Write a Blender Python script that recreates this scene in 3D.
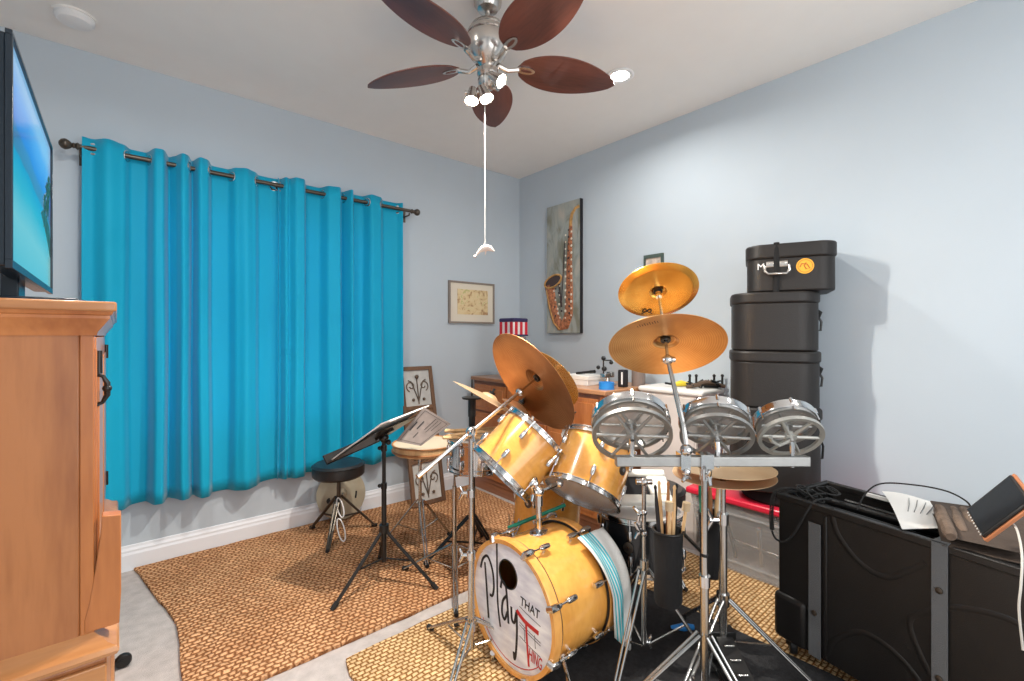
import bpy, bmesh, math, random
from mathutils import Vector, Matrix
random.seed(7)
PI = math.pi
S = bpy.context.scene
for o in list(bpy.data.objects): bpy.data.objects.remove(o)

# ------------------------------------------------------------------ camera
CAM_Z = 1.267
FPX = 462.0
YAW = math.atan2(.65, .76)
cY, sY = math.cos(YAW), math.sin(YAW)
cd = bpy.data.cameras.new('camera'); cam = bpy.data.objects.new('camera', cd)
S.collection.objects.link(cam)
cam.location = (0, 0, CAM_Z)
cam.rotation_euler = (PI/2, 0, -YAW)
cd.sensor_fit = 'HORIZONTAL'; cd.sensor_width = 36; cd.lens = FPX/1024*36
cd.shift_y = -(340.5-336)/1024
cd.clip_start = .02
S.camera = cam

# ------------------------------------------------------------------ world, exposure, daylight and fill
S.view_settings.view_transform = 'Standard'
S.view_settings.look = 'None'
S.view_settings.gamma = 1
S.view_settings.use_curve_mapping = False
S.view_settings.exposure = 0.16
w = bpy.data.worlds.new('world'); S.world = w; w.use_nodes = True
w.node_tree.nodes['Background'].inputs[0].default_value = (.95, .97, 1, 1)
w.node_tree.nodes['Background'].inputs[1].default_value = .6

RX0, RX1, RY0, RY1, RH = -1.0, 2.871, -1.15, 3.249, 2.74   # room shell

def area(name, loc, rot, sx, sy, power, col=(1, 1, 1), shape='RECTANGLE', spread=PI):
    l = bpy.data.lights.new(name, 'AREA'); l.shape = shape; l.size = sx; l.size_y = sy
    l.energy = power; l.color = col; l.spread = spread
    o = bpy.data.objects.new(name, l); S.collection.objects.link(o)
    o.location = loc; o.rotation_euler = rot
    return o
# broad fill lights, added at unseen openings behind the photographer
area('rear_fill', (1.05, RY0+.03, 1.45), (PI/2, 0, 0), 2.2, 1.7, 34, (.98, .99, 1))
area('side_fill', (RX0+.03, .0, 1.25), (PI/2, 0, -PI/2), 1.2, 2.1, 3, (1, .98, .95))
# daylight behind the curtains
area('curtain_window_daylight', (.80, RY1+.02, 1.35), (-PI/2, 0, 0), 1.35, 1.35, 7, (.95, .98, 1))
RECESSED = [(2.158, 1.585), (2.158, -.35), (.15, -.35), (.1, 1.75)]
RECESSED_W = [12, 1.5, 8, 17]
FAN_W = [17, 11, 5]

# ------------------------------------------------------------------ helpers
def W(xc, t, z): return Vector((cY*xc+sY*t, -sY*xc+cY*t, z))
def P(px, y, t): return W((px-512)/FPX*t, t, CAM_Z-(y-336)/FPX*t)
def ray(px, y): return P(px, y, 1)-Vector((0, 0, CAM_Z))
def on_plane(px, y, p0, n):
    d = ray(px, y); o = Vector((0, 0, CAM_Z)); n = Vector(n)
    return o+d*((Vector(p0)-o).dot(n)/d.dot(n))
def frame(o, n, xh=None):
    n = Vector(n).normalized()
    xh = Vector(xh) if xh is not None else (Vector((0, 0, 1)) if abs(n.z) < .95 else Vector((1, 0, 0)))
    x = (xh-n*xh.dot(n)).normalized(); y = n.cross(x)
    m = Matrix.Identity(4)
    for i in range(3):
        m[i][0] = x[i]; m[i][1] = y[i]; m[i][2] = n[i]; m[i][3] = o[i]
    return m
def T(x, y, z): return Matrix.Translation((x, y, z))

class MB:
    def __init__(s): s.v = []; s.f = []
    def add(s, vs, fs, M=None):
        k = len(s.v)
        s.v += [tuple(M @ Vector(v)) if M else tuple(v) for v in vs]
        s.f += [tuple(i+k for i in f) for f in fs]
        return s
    def box(s, a, b, M=None):
        x0, y0, z0 = a; x1, y1, z1 = b
        return s.add([(x0,y0,z0),(x1,y0,z0),(x1,y1,z0),(x0,y1,z0),(x0,y0,z1),(x1,y0,z1),(x1,y1,z1),(x0,y1,z1)],
                     [(0,3,2,1),(4,5,6,7),(0,1,5,4),(1,2,6,5),(2,3,7,6),(3,0,4,7)], M)
    def tube(s, pts, r, n=8, M=None, closed=False, flat=None):
        pts = [Vector(p) for p in pts]; m = len(pts)
        rr = r if isinstance(r, (list, tuple)) else [r]*m
        vs = []; prev = None
        for i, p in enumerate(pts):
            if closed: d = pts[(i+1) % m]-pts[i-1]
            else: d = pts[min(i+1, m-1)]-pts[max(i-1, 0)]
            if d.length < 1e-9: d = Vector((0, 0, 1))
            d.normalize()
            if prev is None:
                h = Vector((0, 0, 1)) if abs(d.z) < .9 else Vector((1, 0, 0))
                if flat is not None: h = Vector(flat)
                a = (h-d*h.dot(d)).normalized()
            else:
                h = Vector(flat) if flat is not None else prev
                a = (h-d*h.dot(d)).normalized()
            prev = a; b = d.cross(a)
            k = .25 if flat is not None else 1
            for j in range(n):
                th = 2*PI*j/n
                vs.append(p+a*math.cos(th)*rr[i]*k+b*math.sin(th)*rr[i])
        fs = []
        for i in range(m if closed else m-1):
            i2 = (i+1) % m
            for j in range(n):
                j2 = (j+1) % n
                fs.append((i*n+j, i*n+j2, i2*n+j2, i2*n+j))
        if not closed: fs += [tuple(range(n-1, -1, -1)), tuple((m-1)*n+j for j in range(n))]
        return s.add(vs, fs, M)
    def cyl(s, p0, p1, r, r1=None, n=14, M=None): return s.tube([p0, p1], [r, r if r1 is None else r1], n, M)
    def lathe(s, prof, M=None, n=40, closed=False):
        vs = []; m = len(prof)
        for r, h in prof:
            for j in range(n):
                th = 2*PI*j/n; vs.append((r*math.cos(th), r*math.sin(th), h))
        fs = []
        for i in range(m if closed else m-1):
            i2 = (i+1) % m
            for j in range(n):
                j2 = (j+1) % n; fs.append((i*n+j, i*n+j2, i2*n+j2, i2*n+j))
        if not closed:
            fs += [tuple(range(n-1, -1, -1)), tuple((m-1)*n+j for j in range(n))]
        return s.add(vs, fs, M)
    def torus(s, R, r, M=None, n=48, m=8, sx=1, sy=1):
        return s.tube([(R*sx*math.cos(2*PI*i/n), R*sy*math.sin(2*PI*i/n), 0) for i in range(n)], r, m, M, closed=True)
    def prism(s, poly, h0, h1, M=None):
        n = len(poly)
        return s.add([(x, y, h0) for x, y in poly]+[(x, y, h1) for x, y in poly],
                     [tuple(range(n-1, -1, -1)), tuple(range(n, 2*n))]+[(i, (i+1) % n, n+(i+1) % n, n+i) for i in range(n)], M)
    def ball(s, c, r, M=None, sz=1, n=14):
        prof = [(max(1e-4, r*math.sin(PI*i/8)), -r*sz*math.cos(PI*i/8)) for i in range(9)]
        return s.lathe(prof, (M or Matrix.Identity(4)) @ T(*c), n)

def obj(name, mb, mat, parent=None, M=None, smooth=35, bevel=0, seg=2, fixn=True):
    """one mesh object; geometry is in world space unless M gives it a frame of its own"""
    me = bpy.data.meshes.new(name)
    PI_ = Matrix.Identity(4); root = parent
    while root is not None:
        PI_ = PI_ @ root.matrix_basis.inverted(); root = root.parent
    if M is None and parent is None:
        c = Vector((0, 0, 0))
        for v in mb.v: c += Vector(v)
        c /= len(mb.v); zmin = min(v[2] for v in mb.v); c.z = zmin
        me.from_pydata([tuple(Vector(v)-c) for v in mb.v], [], mb.f)
        B = T(*c)
    elif M is None:
        me.from_pydata([tuple(PI_ @ Vector(v)) for v in mb.v], [], mb.f); B = None
    else:
        me.from_pydata(mb.v, [], mb.f); B = PI_ @ M
    me.update()
    if fixn:
        bm = bmesh.new(); bm.from_mesh(me); bmesh.ops.recalc_face_normals(bm, faces=bm.faces); bm.to_mesh(me); bm.free()
    if smooth:
        for p in me.polygons: p.use_smooth = True
        me.set_sharp_from_angle(angle=math.radians(smooth))
    me.materials.append(mat)
    o = bpy.data.objects.new(name, me); S.collection.objects.link(o)
    if parent: o.parent = parent
    if B is not None: o.matrix_basis = B
    if bevel:
        b = o.modifiers.new('bevel', 'BEVEL'); b.width = bevel; b.segments = seg; b.limit_method = 'ANGLE'; b.angle_limit = math.radians(40)
    return o
def pieces(name, mb, mat, parent=None, **k):
    """the same as obj(), but every separate cluster of the mesh becomes a part of its own"""
    n = len(mb.v); par = list(range(n))
    def find(a):
        while par[a] != a: par[a] = par[par[a]]; a = par[a]
        return a
    for f in mb.f:
        for q in f[1:]: par[find(q)] = find(f[0])
    isl = {}
    for i in range(n): isl.setdefault(find(i), []).append(i)
    groups = []
    for ids in isl.values():
        lo = [min(mb.v[i][k_] for i in ids)-.001 for k_ in range(3)]; hi = [max(mb.v[i][k_] for i in ids)+.001 for k_ in range(3)]
        groups.append([set(ids), lo, hi])
    merged = True
    while merged:
        merged = False
        for a in range(len(groups)):
            for b_ in range(a+1, len(groups)):
                A_, B_ = groups[a], groups[b_]
                if all(A_[1][k_] <= B_[2][k_] and B_[1][k_] <= A_[2][k_] for k_ in range(3)):
                    groups[a] = [A_[0] | B_[0], [min(x) for x in zip(A_[1], B_[1])], [max(x) for x in zip(A_[2], B_[2])]]
                    groups.pop(b_); merged = True; break
            if merged: break
    out = []
    for ids, _, _ in groups:
        mp = {}; b_ = MB()
        for i in sorted(ids): mp[i] = len(b_.v); b_.v.append(mb.v[i])
        b_.f = [tuple(mp[i] for i in f) for f in mb.f if f[0] in ids]
        out.append(obj(name, b_, mat, parent, **k))
    return out
def tag(o, label, cat, group=None, kind=None):
    o['label'] = label; o['category'] = cat
    if group: o['group'] = group
    if kind: o['kind'] = kind
    return o
def thing(name, label, cat, loc, group=None):
    o = bpy.data.objects.new(name, None); S.collection.objects.link(o); o.location = loc
    o.empty_display_size = .05
    return tag(o, label, cat, group)
def struct(name, mb, mat, parent=None, **k):
    o = obj(name, mb, mat, parent, **k)
    if parent is None: o['kind'] = 'structure'
    return o
def lab(o, l): o['label'] = l; return o
def text_mb(txt, size, M, depth=.0006, align='CENTER'):
    cu = bpy.data.curves.new('lettering', 'FONT'); cu.body = txt; cu.size = size; cu.extrude = depth
    cu.align_x = align; cu.align_y = 'CENTER'; cu.resolution_u = 3
    to = bpy.data.objects.new('lettering', cu); S.collection.objects.link(to)
    dg = bpy.context.evaluated_depsgraph_get(); me = bpy.data.meshes.new_from_object(to.evaluated_get(dg))
    b = MB(); b.add([v.co for v in me.vertices], [tuple(p.vertices) for p in me.polygons], M)
    bpy.data.objects.remove(to); bpy.data.curves.remove(cu); bpy.data.meshes.remove(me)
    return b

# ------------------------------------------------------------------ materials
def mat(name, col, rough=.5, metal=0, var=.0, vscale=8, bump=0, bscale=60, coat=0, alpha=1, trans=0, emit=None, estr=0, spec=.5, stretch=(1, 1, 1), ior=1.45):
    m = bpy.data.materials.new(name); m.use_nodes = True; nt = m.node_tree; N = nt.nodes; L = nt.links
    b = N['Principled BSDF']
    b.inputs['Base Color'].default_value = (*col, 1); b.inputs['Roughness'].default_value = rough
    b.inputs['Metallic'].default_value = metal; b.inputs['Coat Weight'].default_value = coat
    b.inputs['Specular IOR Level'].default_value = spec; b.inputs['IOR'].default_value = ior
    b.inputs['Transmission Weight'].default_value = trans; b.inputs['Alpha'].default_value = alpha
    if emit: b.inputs['Emission Color'].default_value = (*emit, 1); b.inputs['Emission Strength'].default_value = estr
    tc = N.new('ShaderNodeTexCoord'); mp = N.new('ShaderNodeMapping'); mp.inputs['Scale'].default_value = stretch
    L.new(tc.outputs['Object'], mp.inputs[0])
    if var:
        n = N.new('ShaderNodeTexNoise'); n.inputs['Scale'].default_value = vscale; n.inputs['Detail'].default_value = 5
        L.new(mp.outputs[0], n.inputs['Vector'])
        r = N.new('ShaderNodeValToRGB'); r.color_ramp.elements[0].position = .3; r.color_ramp.elements[1].position = .7
        r.color_ramp.elements[0].color = (*[max(0, c*(1-var)) for c in col], 1)
        r.color_ramp.elements[1].color = (*[min(1, c*(1+var)) for c in col], 1)
        L.new(n.outputs[0], r.inputs[0]); L.new(r.outputs[0], b.inputs['Base Color'])
    if bump:
        n2 = N.new('ShaderNodeTexNoise'); n2.inputs['Scale'].default_value = bscale; n2.inputs['Detail'].default_value = 3
        L.new(mp.outputs[0], n2.inputs['Vector'])
        bp = N.new('ShaderNodeBump'); bp.inputs['Strength'].default_value = bump; bp.inputs['Distance'].default_value = .01
        L.new(n2.outputs[0], bp.inputs['Height']); L.new(bp.outputs[0], b.inputs['Normal'])
    return m

def wood(name, dark, light, scale=6, axis=2, rough=.35, coat=.3, stretch=.12):
    m = mat(name, light, rough, coat=coat); nt = m.node_tree; N = nt.nodes; L = nt.links; b = N['Principled BSDF']
    mp = [n for n in N if n.type == 'MAPPING'][0]
    sc = [1, 1, 1]; sc[axis] = stretch; mp.inputs['Scale'].default_value = sc
    n = N.new('ShaderNodeTexNoise'); n.inputs['Scale'].default_value = scale; n.inputs['Detail'].default_value = 8; n.inputs['Distortion'].default_value = .6
    L.new(mp.outputs[0], n.inputs['Vector'])
    n3 = N.new('ShaderNodeTexNoise'); n3.inputs['Scale'].default_value = scale*14; n3.inputs['Detail'].default_value = 3
    L.new(mp.outputs[0], n3.inputs['Vector'])
    mx = N.new('ShaderNodeMath'); mx.operation = 'MULTIPLY_ADD'; mx.inputs[1].default_value = .35
    L.new(n3.outputs[0], mx.inputs[0]); L.new(n.outputs[0], mx.inputs[2])
    r = N.new('ShaderNodeValToRGB'); r.color_ramp.elements[0].position = .45; r.color_ramp.elements[1].position = .85
    r.color_ramp.elements[0].color = (*dark, 1); r.color_ramp.elements[1].color = (*light, 1)
    L.new(mx.outputs[0], r.inputs[0]); L.new(r.outputs[0], b.inputs['Base Color'])
    return m

def weave(name, light, mid, dark, sx, sy, strength=1.0, warp=.03, spec=.5):
    """braided jute: rows of plump plaits, each row half a step out, wandering a little"""
    m = mat(name, mid, .95, spec=.1); nt = m.node_tree; N = nt.nodes; L = nt.links; b = N['Principled BSDF']
    tc = [n for n in N if n.type == 'TEX_COORD'][0]
    nz = N.new('ShaderNodeTexNoise'); nz.inputs['Scale'].default_value = 16; nz.inputs['Detail'].default_value = 5
    L.new(tc.outputs['Object'], nz.inputs['Vector'])
    mxv = N.new('ShaderNodeMix'); mxv.data_type = 'VECTOR'; mxv.inputs[0].default_value = warp
    L.new(tc.outputs['Object'], mxv.inputs[4]); L.new(nz.outputs[1], mxv.inputs[5])
    br = N.new('ShaderNodeTexBrick'); br.inputs['Scale'].default_value = 1
    br.inputs['Brick Width'].default_value = sx; br.inputs['Row Height'].default_value = sy
    br.inputs['Mortar Size'].default_value = min(sx, sy)*.36; br.inputs['Mortar Smooth'].default_value = 1
    br.inputs['Color1'].default_value = (.72, .72, .72, 1); br.inputs['Color2'].default_value = (1, 1, 1, 1); br.inputs['Mortar'].default_value = (.9, .9, .9, 1)
    L.new(mxv.outputs[1], br.inputs['Vector'])
    n3 = N.new('ShaderNodeTexNoise'); n3.inputs['Scale'].default_value = 75; n3.inputs['Detail'].default_value = 3; L.new(tc.outputs['Object'], n3.inputs['Vector'])
    ma = N.new('ShaderNodeMath'); ma.operation = 'MULTIPLY_ADD'; ma.inputs[1].default_value = .9
    L.new(n3.outputs[0], ma.inputs[0]); L.new(br.outputs['Fac'], ma.inputs[2])
    r = N.new('ShaderNodeValToRGB'); e = r.color_ramp.elements
    e[0].position = .35; e[0].color = (*light, 1); e[1].position = 1.35/1.5; e[1].color = (*dark, 1)
    k = e.new(.66); k.color = (*mid, 1)
    sc_ = N.new('ShaderNodeMath'); sc_.operation = 'MULTIPLY'; sc_.inputs[1].default_value = .68
    L.new(ma.outputs[0], sc_.inputs[0]); L.new(sc_.outputs[0], r.inputs[0])
    n2 = N.new('ShaderNodeTexNoise'); n2.inputs['Scale'].default_value = 4; n2.inputs['Detail'].default_value = 6
    L.new(tc.outputs['Object'], n2.inputs['Vector'])
    r2 = N.new('ShaderNodeValToRGB'); r2.color_ramp.elements[0].position = .35; r2.color_ramp.elements[1].position = .65
    r2.color_ramp.elements[0].color = (.84, .78, .74, 1); r2.color_ramp.elements[1].color = (1, 1, 1, 1)
    L.new(n2.outputs[0], r2.inputs[0])
    mx = N.new('ShaderNodeMix'); mx.data_type = 'RGBA'; mx.blend_type = 'MULTIPLY'; mx.inputs[0].default_value = 1
    L.new(r.outputs[0], mx.inputs[6]); L.new(br.outputs['Color'], mx.inputs[7])
    m2 = N.new('ShaderNodeMix'); m2.data_type = 'RGBA'; m2.blend_type = 'MULTIPLY'; m2.inputs[0].default_value = 1
    L.new(mx.outputs[2], m2.inputs[6]); L.new(r2.outputs[0], m2.inputs[7]); L.new(m2.outputs[2], b.inputs['Base Color'])
    bp = N.new('ShaderNodeBump'); bp.inputs['Strength'].default_value = strength; bp.inputs['Distance'].default_value = .010; bp.invert = True
    L.new(ma.outputs[0], bp.inputs['Height']); L.new(bp.outputs[0], b.inputs['Normal'])
    return m

def cymbal_mat(name, dark, light, rough=.3, rings=260):
    m = mat(name, light, rough, 1); nt = m.node_tree; N = nt.nodes; L = nt.links; b = N['Principled BSDF']
    tc = [n for n in N if n.type == 'TEX_COORD'][0]
    wv = N.new('ShaderNodeTexWave'); wv.wave_type = 'RINGS'; wv.rings_direction = 'Z'; wv.inputs['Scale'].default_value = rings/6.28
    wv.inputs['Distortion'].default_value = .8; L.new(tc.outputs['Object'], wv.inputs['Vector'])
    n = N.new('ShaderNodeTexNoise'); n.inputs['Scale'].default_value = 7; n.inputs['Detail'].default_value = 4; L.new(tc.outputs['Object'], n.inputs['Vector'])
    mx = N.new('ShaderNodeMath'); mx.operation = 'MULTIPLY_ADD'; mx.inputs[1].default_value = .25
    L.new(wv.outputs[1], mx.inputs[0]); L.new(n.outputs[0], mx.inputs[2])
    r = N.new('ShaderNodeValToRGB'); r.color_ramp.elements[0].position = .35; r.color_ramp.elements[1].position = .9
    r.color_ramp.elements[0].color = (*dark, 1); r.color_ramp.elements[1].color = (*light, 1)
    L.new(mx.outputs[0], r.inputs[0]); L.new(r.outputs[0], b.inputs['Base Color'])
    bp = N.new('ShaderNodeBump'); bp.inputs['Strength'].default_value = .15; bp.inputs['Distance'].default_value = .0015
    L.new(wv.outputs[1], bp.inputs['Height']); L.new(bp.outputs[0], b.inputs['Normal'])
    b.inputs['Anisotropic'].default_value = .5
    return m

M_WALL = mat('wall_paint', (.51, .58, .64), .75, var=.015, vscale=3, bump=.05, bscale=220)
M_CEIL = mat('ceiling_paint', (.84, .82, .79), .85, var=.01, bump=.05, bscale=200)
M_TRIM = mat('white_trim', (.78, .80, .84), .4)
M_CARPET = mat('carpet', (.52, .475, .455), .95, var=.12, vscale=22, bump=.6, bscale=420)
M_GLASS = mat('window_glass', (.9, .95, 1), .05, trans=1)
M_CURT = None
M_OAK = wood('cherry_wood', (.20, .058, .017), (.43, .165, .056), 5, 2, .32, .35)
M_OAKX = wood('cherry_wood_across', (.32, .115, .036), (.52, .235, .085), 5, 0, .3, .4)
M_OAKR = wood('cherry_wood_red', (.30, .085, .02), (.52, .19, .055), 5, 2, .32, .35)
M_DESK = wood('dresser_wood', (.16, .06, .03), (.36, .15, .075), 6, 1, .35, .3)
M_BLADE = wood('blade_wood', (.07, .020, .014), (.17, .052, .034), 7, 0, .42, .25)
M_RUSTIC = wood('rustic_wood', (.07, .035, .02), (.19, .105, .06), 6, 2, .7, 0)
M_STICK = wood('stick_wood', (.55, .33, .15), (.78, .53, .28), 12, 2, .5, 0)
M_STICKD = wood('stick_wood_dark', (.30, .12, .04), (.48, .22, .09), 12, 2, .5, 0)
M_MAPLE = wood('maple_shell', (.66, .27, .045), (.86, .43, .10), 4, 0, .22, .7, .3)
M_MAPLEH = wood('maple_hoop', (.62, .26, .05), (.82, .42, .12), 5, 0, .25, .6, .3)
M_CHROME = mat('chrome', (.66, .66, .66), .14, 1)
M_CHROME2 = mat('satin_steel', (.52, .515, .50), .24, 1)
M_NICKEL = mat('brushed_nickel', (.60, .56, .52), .25, 1)
M_ALU = mat('cast_aluminium', (.36, .36, .35), .42, .85, var=.06, vscale=30)
M_ALUW = mat('bare_cast_alloy', (.42, .42, .39), .45, .6)
M_BLACK = mat('black_plastic', (.013, .0125, .0125), .45, var=.1, vscale=14)
M_BLACKS = mat('black_satin_metal', (.010, .010, .010), .35)
M_RUBBER = mat('black_rubber', (.015, .015, .015), .8)
M_CASE = mat('black_case_shell', (.012, .011, .0105), .38, bump=.12, bscale=300)
M_CASE2 = mat('black_fibre_case', (.0145, .012, .011), .48, bump=.15, bscale=250)
M_MAT = mat('charcoal_mat', (.019, .019, .021), .95, var=.35, vscale=60, bump=.5, bscale=300)
M_VINYL = mat('black_vinyl', (.014, .014, .015), .35, bump=.1, bscale=200)
M_CLOTHB = mat('black_nylon', (.008, .008, .009), .85, bump=.3, bscale=300)
M_STRAP = mat('grey_webbing', (.12, .125, .13), .8, bump=.4, bscale=350)
M_HEADCLR = mat('clear_drum_head', (.75, .76, .76), .25, alpha=.38)
M_HEADW = mat('coated_drum_head', (.70, .70, .69), .5)
M_KHEAD = mat('kick_head_print', (.76, .79, .92), .5, var=.22, vscale=9, stretch=(1, 3, .4))
M_WHITE = mat('white_plastic', (.72, .71, .66), .45)
M_WHITEB = mat('bright_white', (.82, .82, .82), .5)
M_CREAM = mat('cream_laminate', (.62, .57, .54), .5, var=.06, vscale=5)
M_CREAMT = mat('pale_top', (.74, .73, .70), .5)
M_GREYP = mat('grey_panel', (.30, .28, .26), .6)
M_PAPER = mat('paper', (.80, .79, .76), .7)
M_PAPER2 = mat('magazine_page', (.20, .165, .15), .6, var=.15, vscale=30)
M_INK = mat('black_ink', (.01, .009, .012), .6)
M_RED = mat('red_ink', (.50, .02, .02), .6)
M_REDP = mat('red_plastic', (.62, .02, .05), .3)
M_FLAGR = mat('flag_red_cloth', (.55, .02, .04), .8)
M_FLAGW = mat('flag_white_cloth', (.75, .70, .70), .8)
M_NAVY = mat('navy_cloth', (.03, .025, .09), .8)
M_GREEN = mat('green_plastic', (.01, .24, .15), .4)
M_BLUE = mat('blue_tape', (.02, .22, .62), .45)
M_YELLOW = mat('yellow_plastic', (.80, .62, .05), .5)
M_ORANGE = mat('orange_sticker', (.85, .42, .04), .5)
M_BRONZE = mat('dark_bronze', (.10, .085, .07), .35, .8)
M_IRON = mat('wrought_iron', (.16, .12, .09), .5, .6)
M_LINEN = mat('whitewashed_board', (.52, .52, .50), .8, var=.1, vscale=20)
M_CYD = cymbal_mat('aged_bronze_cymbal', (.30, .115, .035), (.50, .235, .085), .36)
M_CYM = cymbal_mat('bronze_cymbal', (.50, .23, .07), (.74, .42, .17), .30)
M_CYG = cymbal_mat('gold_cymbal', (.72, .33, .05), (.92, .52, .12), .20, 420)
M_CYG.node_tree.nodes['Principled BSDF'].inputs['Metallic'].default_value = .8
M_CYP = cymbal_mat('pale_brass_cymbal', (.66, .42, .22), (.86, .62, .38), .38)
M_CYP.node_tree.nodes['Principled BSDF'].inputs['Metallic'].default_value = .55
M_CYD.node_tree.nodes['Principled BSDF'].inputs['Metallic'].default_value = .85
M_TOWEL = mat('terry_towel', (.72, .72, .70), .9, bump=.5, bscale=260)
M_TEAL = mat('towel_stripe', (.06, .42, .50), .9)
M_BROWNC = mat('brown_ribbed_cloth', (.13, .09, .065), .85, var=.25, vscale=25, bump=.4, bscale=120)
M_BROWN2 = mat('dark_brown_cloth', (.055, .038, .028), .8, var=.2, vscale=12, bump=.3, bscale=60)
M_LEATHER = mat('tan_leather', (.42, .16, .07), .5)
M_SCREEN = mat('tablet_glass', (.012, .014, .017), .08, spec=.8)
M_CABLE = mat('white_cable', (.50, .48, .44), .5)
M_TOTE = mat('clear_tote_plastic', (.6, .6, .6), .2, alpha=.22)
M_CANVAS = None
M_GOLDP = mat('painted_brass', (.55, .30, .10), .5, var=.35, vscale=30)
M_DARKP = mat('painted_dark', (.06, .04, .04), .6)
M_COPPER = mat('painted_copper', (.40, .15, .07), .5, var=.6, vscale=45)
M_LIGHTP = mat('painted_highlight', (.80, .72, .60), .6)
M_TVB = mat('tv_bezel', (.012, .02, .03), .25)
M_DOLPH = mat('pale_wood_dolphin', (.62, .52, .47), .5)
M_FELT = mat('mallet_felt', (.50, .38, .24), .9)
M_SHADOWIN = mat('case_inner_dark', (.012, .012, .012), .9)

# ------------------------------------------------------------------ room shell
def wallbox(name, a, b, m=M_WALL): return struct(name, MB().box(a, b), m, smooth=0)
wallbox('floor', (RX0-.1, RY0-.1, -.1), (RX1+.1, RY1+.1, 0), M_CARPET)
wallbox('ceiling', (RX0-.1, RY0-.1, RH), (RX1+.1, RY1+.1, RH+.1), M_CEIL)
wallbox('wall_right', (RX1, RY0-.1, 0), (RX1+.12, RY1+.1, RH))
# window wall with an opening behind the curtains
wx0, wx1, wz0, wz1 = .12, 1.48, .72, 2.02
b = MB(); b.box((RX0-.1, RY1, 0), (wx0, RY1+.12, RH)); b.box((wx1, RY1, 0), (RX1, RY1+.12, RH))
b.box((wx0, RY1, 0), (wx1, RY1+.12, wz0)); b.box((wx0, RY1, wz1), (wx1, RY1+.12, RH))
struct('wall_left', b, M_WALL, smooth=0)
b = MB()
for a_, b_ in (((wx0, wz0), (wx0+.05, wz1)), ((wx1-.05, wz0), (wx1, wz1)), ((wx0, wz0), (wx1, wz0+.05)), ((wx0, wz1-.05), (wx1, wz1)), ((wx0, 1.35), (wx1, 1.39))):
    b.box((a_[0], RY1+.05, a_[1]), (b_[0], RY1+.09, b_[1]))
win = struct('window_1', b, M_TRIM, smooth=0)
obj('window_pane', MB().box((wx0+.04, RY1+.066, wz0+.04), (wx1-.04, RY1+.072, wz1-.04)), M_GLASS, win, smooth=0)
# rear and far-left walls behind the camera, openings added to let fill light in
b = MB(); b.box((RX0-.1, RY0-.12, 0), (-.1, RY0, RH)); b.box((2.2, RY0-.12, 0), (RX1, RY0, RH)); b.box((-.1, RY0-.12, 0), (2.2, RY0, .55)); b.box((-.1, RY0-.12, 2.35), (2.2, RY0, RH))
struct('wall_rear', b, M_WALL, smooth=0)
b = MB(); b.box((RX0-.12, RY0, 0), (RX0, -.65, RH)); b.box((RX0-.12, .65, 0), (RX0, RY1, RH)); b.box((RX0-.12, -.65, 2.35), (RX0, .65, RH))
struct('wall_side', b, M_WALL, smooth=0)
def baseboard(name, p0, p1, nrm):
    p0 = Vector(p0); p1 = Vector(p1); d = (p1-p0); L_ = d.length; d.normalize()
    prof = [(0, 0), (.016, 0), (.016, .085), (.012, .098), (.012, .108), (.006, .12), (.004, .132), (0, .135)]
    m = Matrix.Identity(4); n = Vector(nrm); 
    for i in range(3): m[i][0] = n[i]; m[i][1] = (0, 0, 1)[i]; m[i][2] = d[i]; m[i][3] = p0[i]
    return struct(name, MB().prism(prof, 0, L_, m), M_TRIM, smooth=0)
baseboard('baseboard_left', (RX0, RY1, 0), (RX1, RY1, 0), (0, -1, 0))
baseboard('baseboard_right', (RX1, RY0, 0), (RX1, RY1, 0), (-1, 0, 0))

# ------------------------------------------------------------------ ceiling fixtures
for i, (x, y) in enumerate(RECESSED):
    r = thing('recessed_light', ['glowing round recessed ceiling light beside the fan blade tip', 'round recessed ceiling light behind the photographer towards the right wall', 'round recessed ceiling light directly behind the photographer', 'round recessed ceiling light above the wooden armoire'][i], 'ceiling light', (x, y, RH), 'recessed ceiling lights')
    obj('trim_ring', MB().lathe([(.050, -.001), (.075, -.001), (.078, -.006), (.072, -.010), (.052, -.008)], T(x, y, RH), closed=True), M_WHITEB, r)
    obj('lens', MB().lathe([(.051, -.004), (.0001, -.005)], T(x, y, RH)), mat('lamp_lens', (1, 1, 1), .4, emit=(1, .97, .92), estr=28), r)
    area('recessed_lamp', (x, y, RH-.02), (0, 0, 0), .10, .10, RECESSED_W[i], (1, .96, .9), 'DISK', math.radians(165))
x, y = -.147, 2.92
r = thing('smoke_detector', 'round white smoke detector on the ceiling above the curtains', 'smoke detector', (x, y, RH))
obj('base_plate', MB().lathe([(.078, 0), (.078, -.008), (.0001, -.008)], T(x, y, RH)), M_CEIL, r)
obj('housing', MB().lathe([(.070, -.008), (.070, -.022), (.060, -.034), (.03, -.039), (.0001, -.040)], T(x, y, RH)), M_WHITEB, r)

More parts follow.
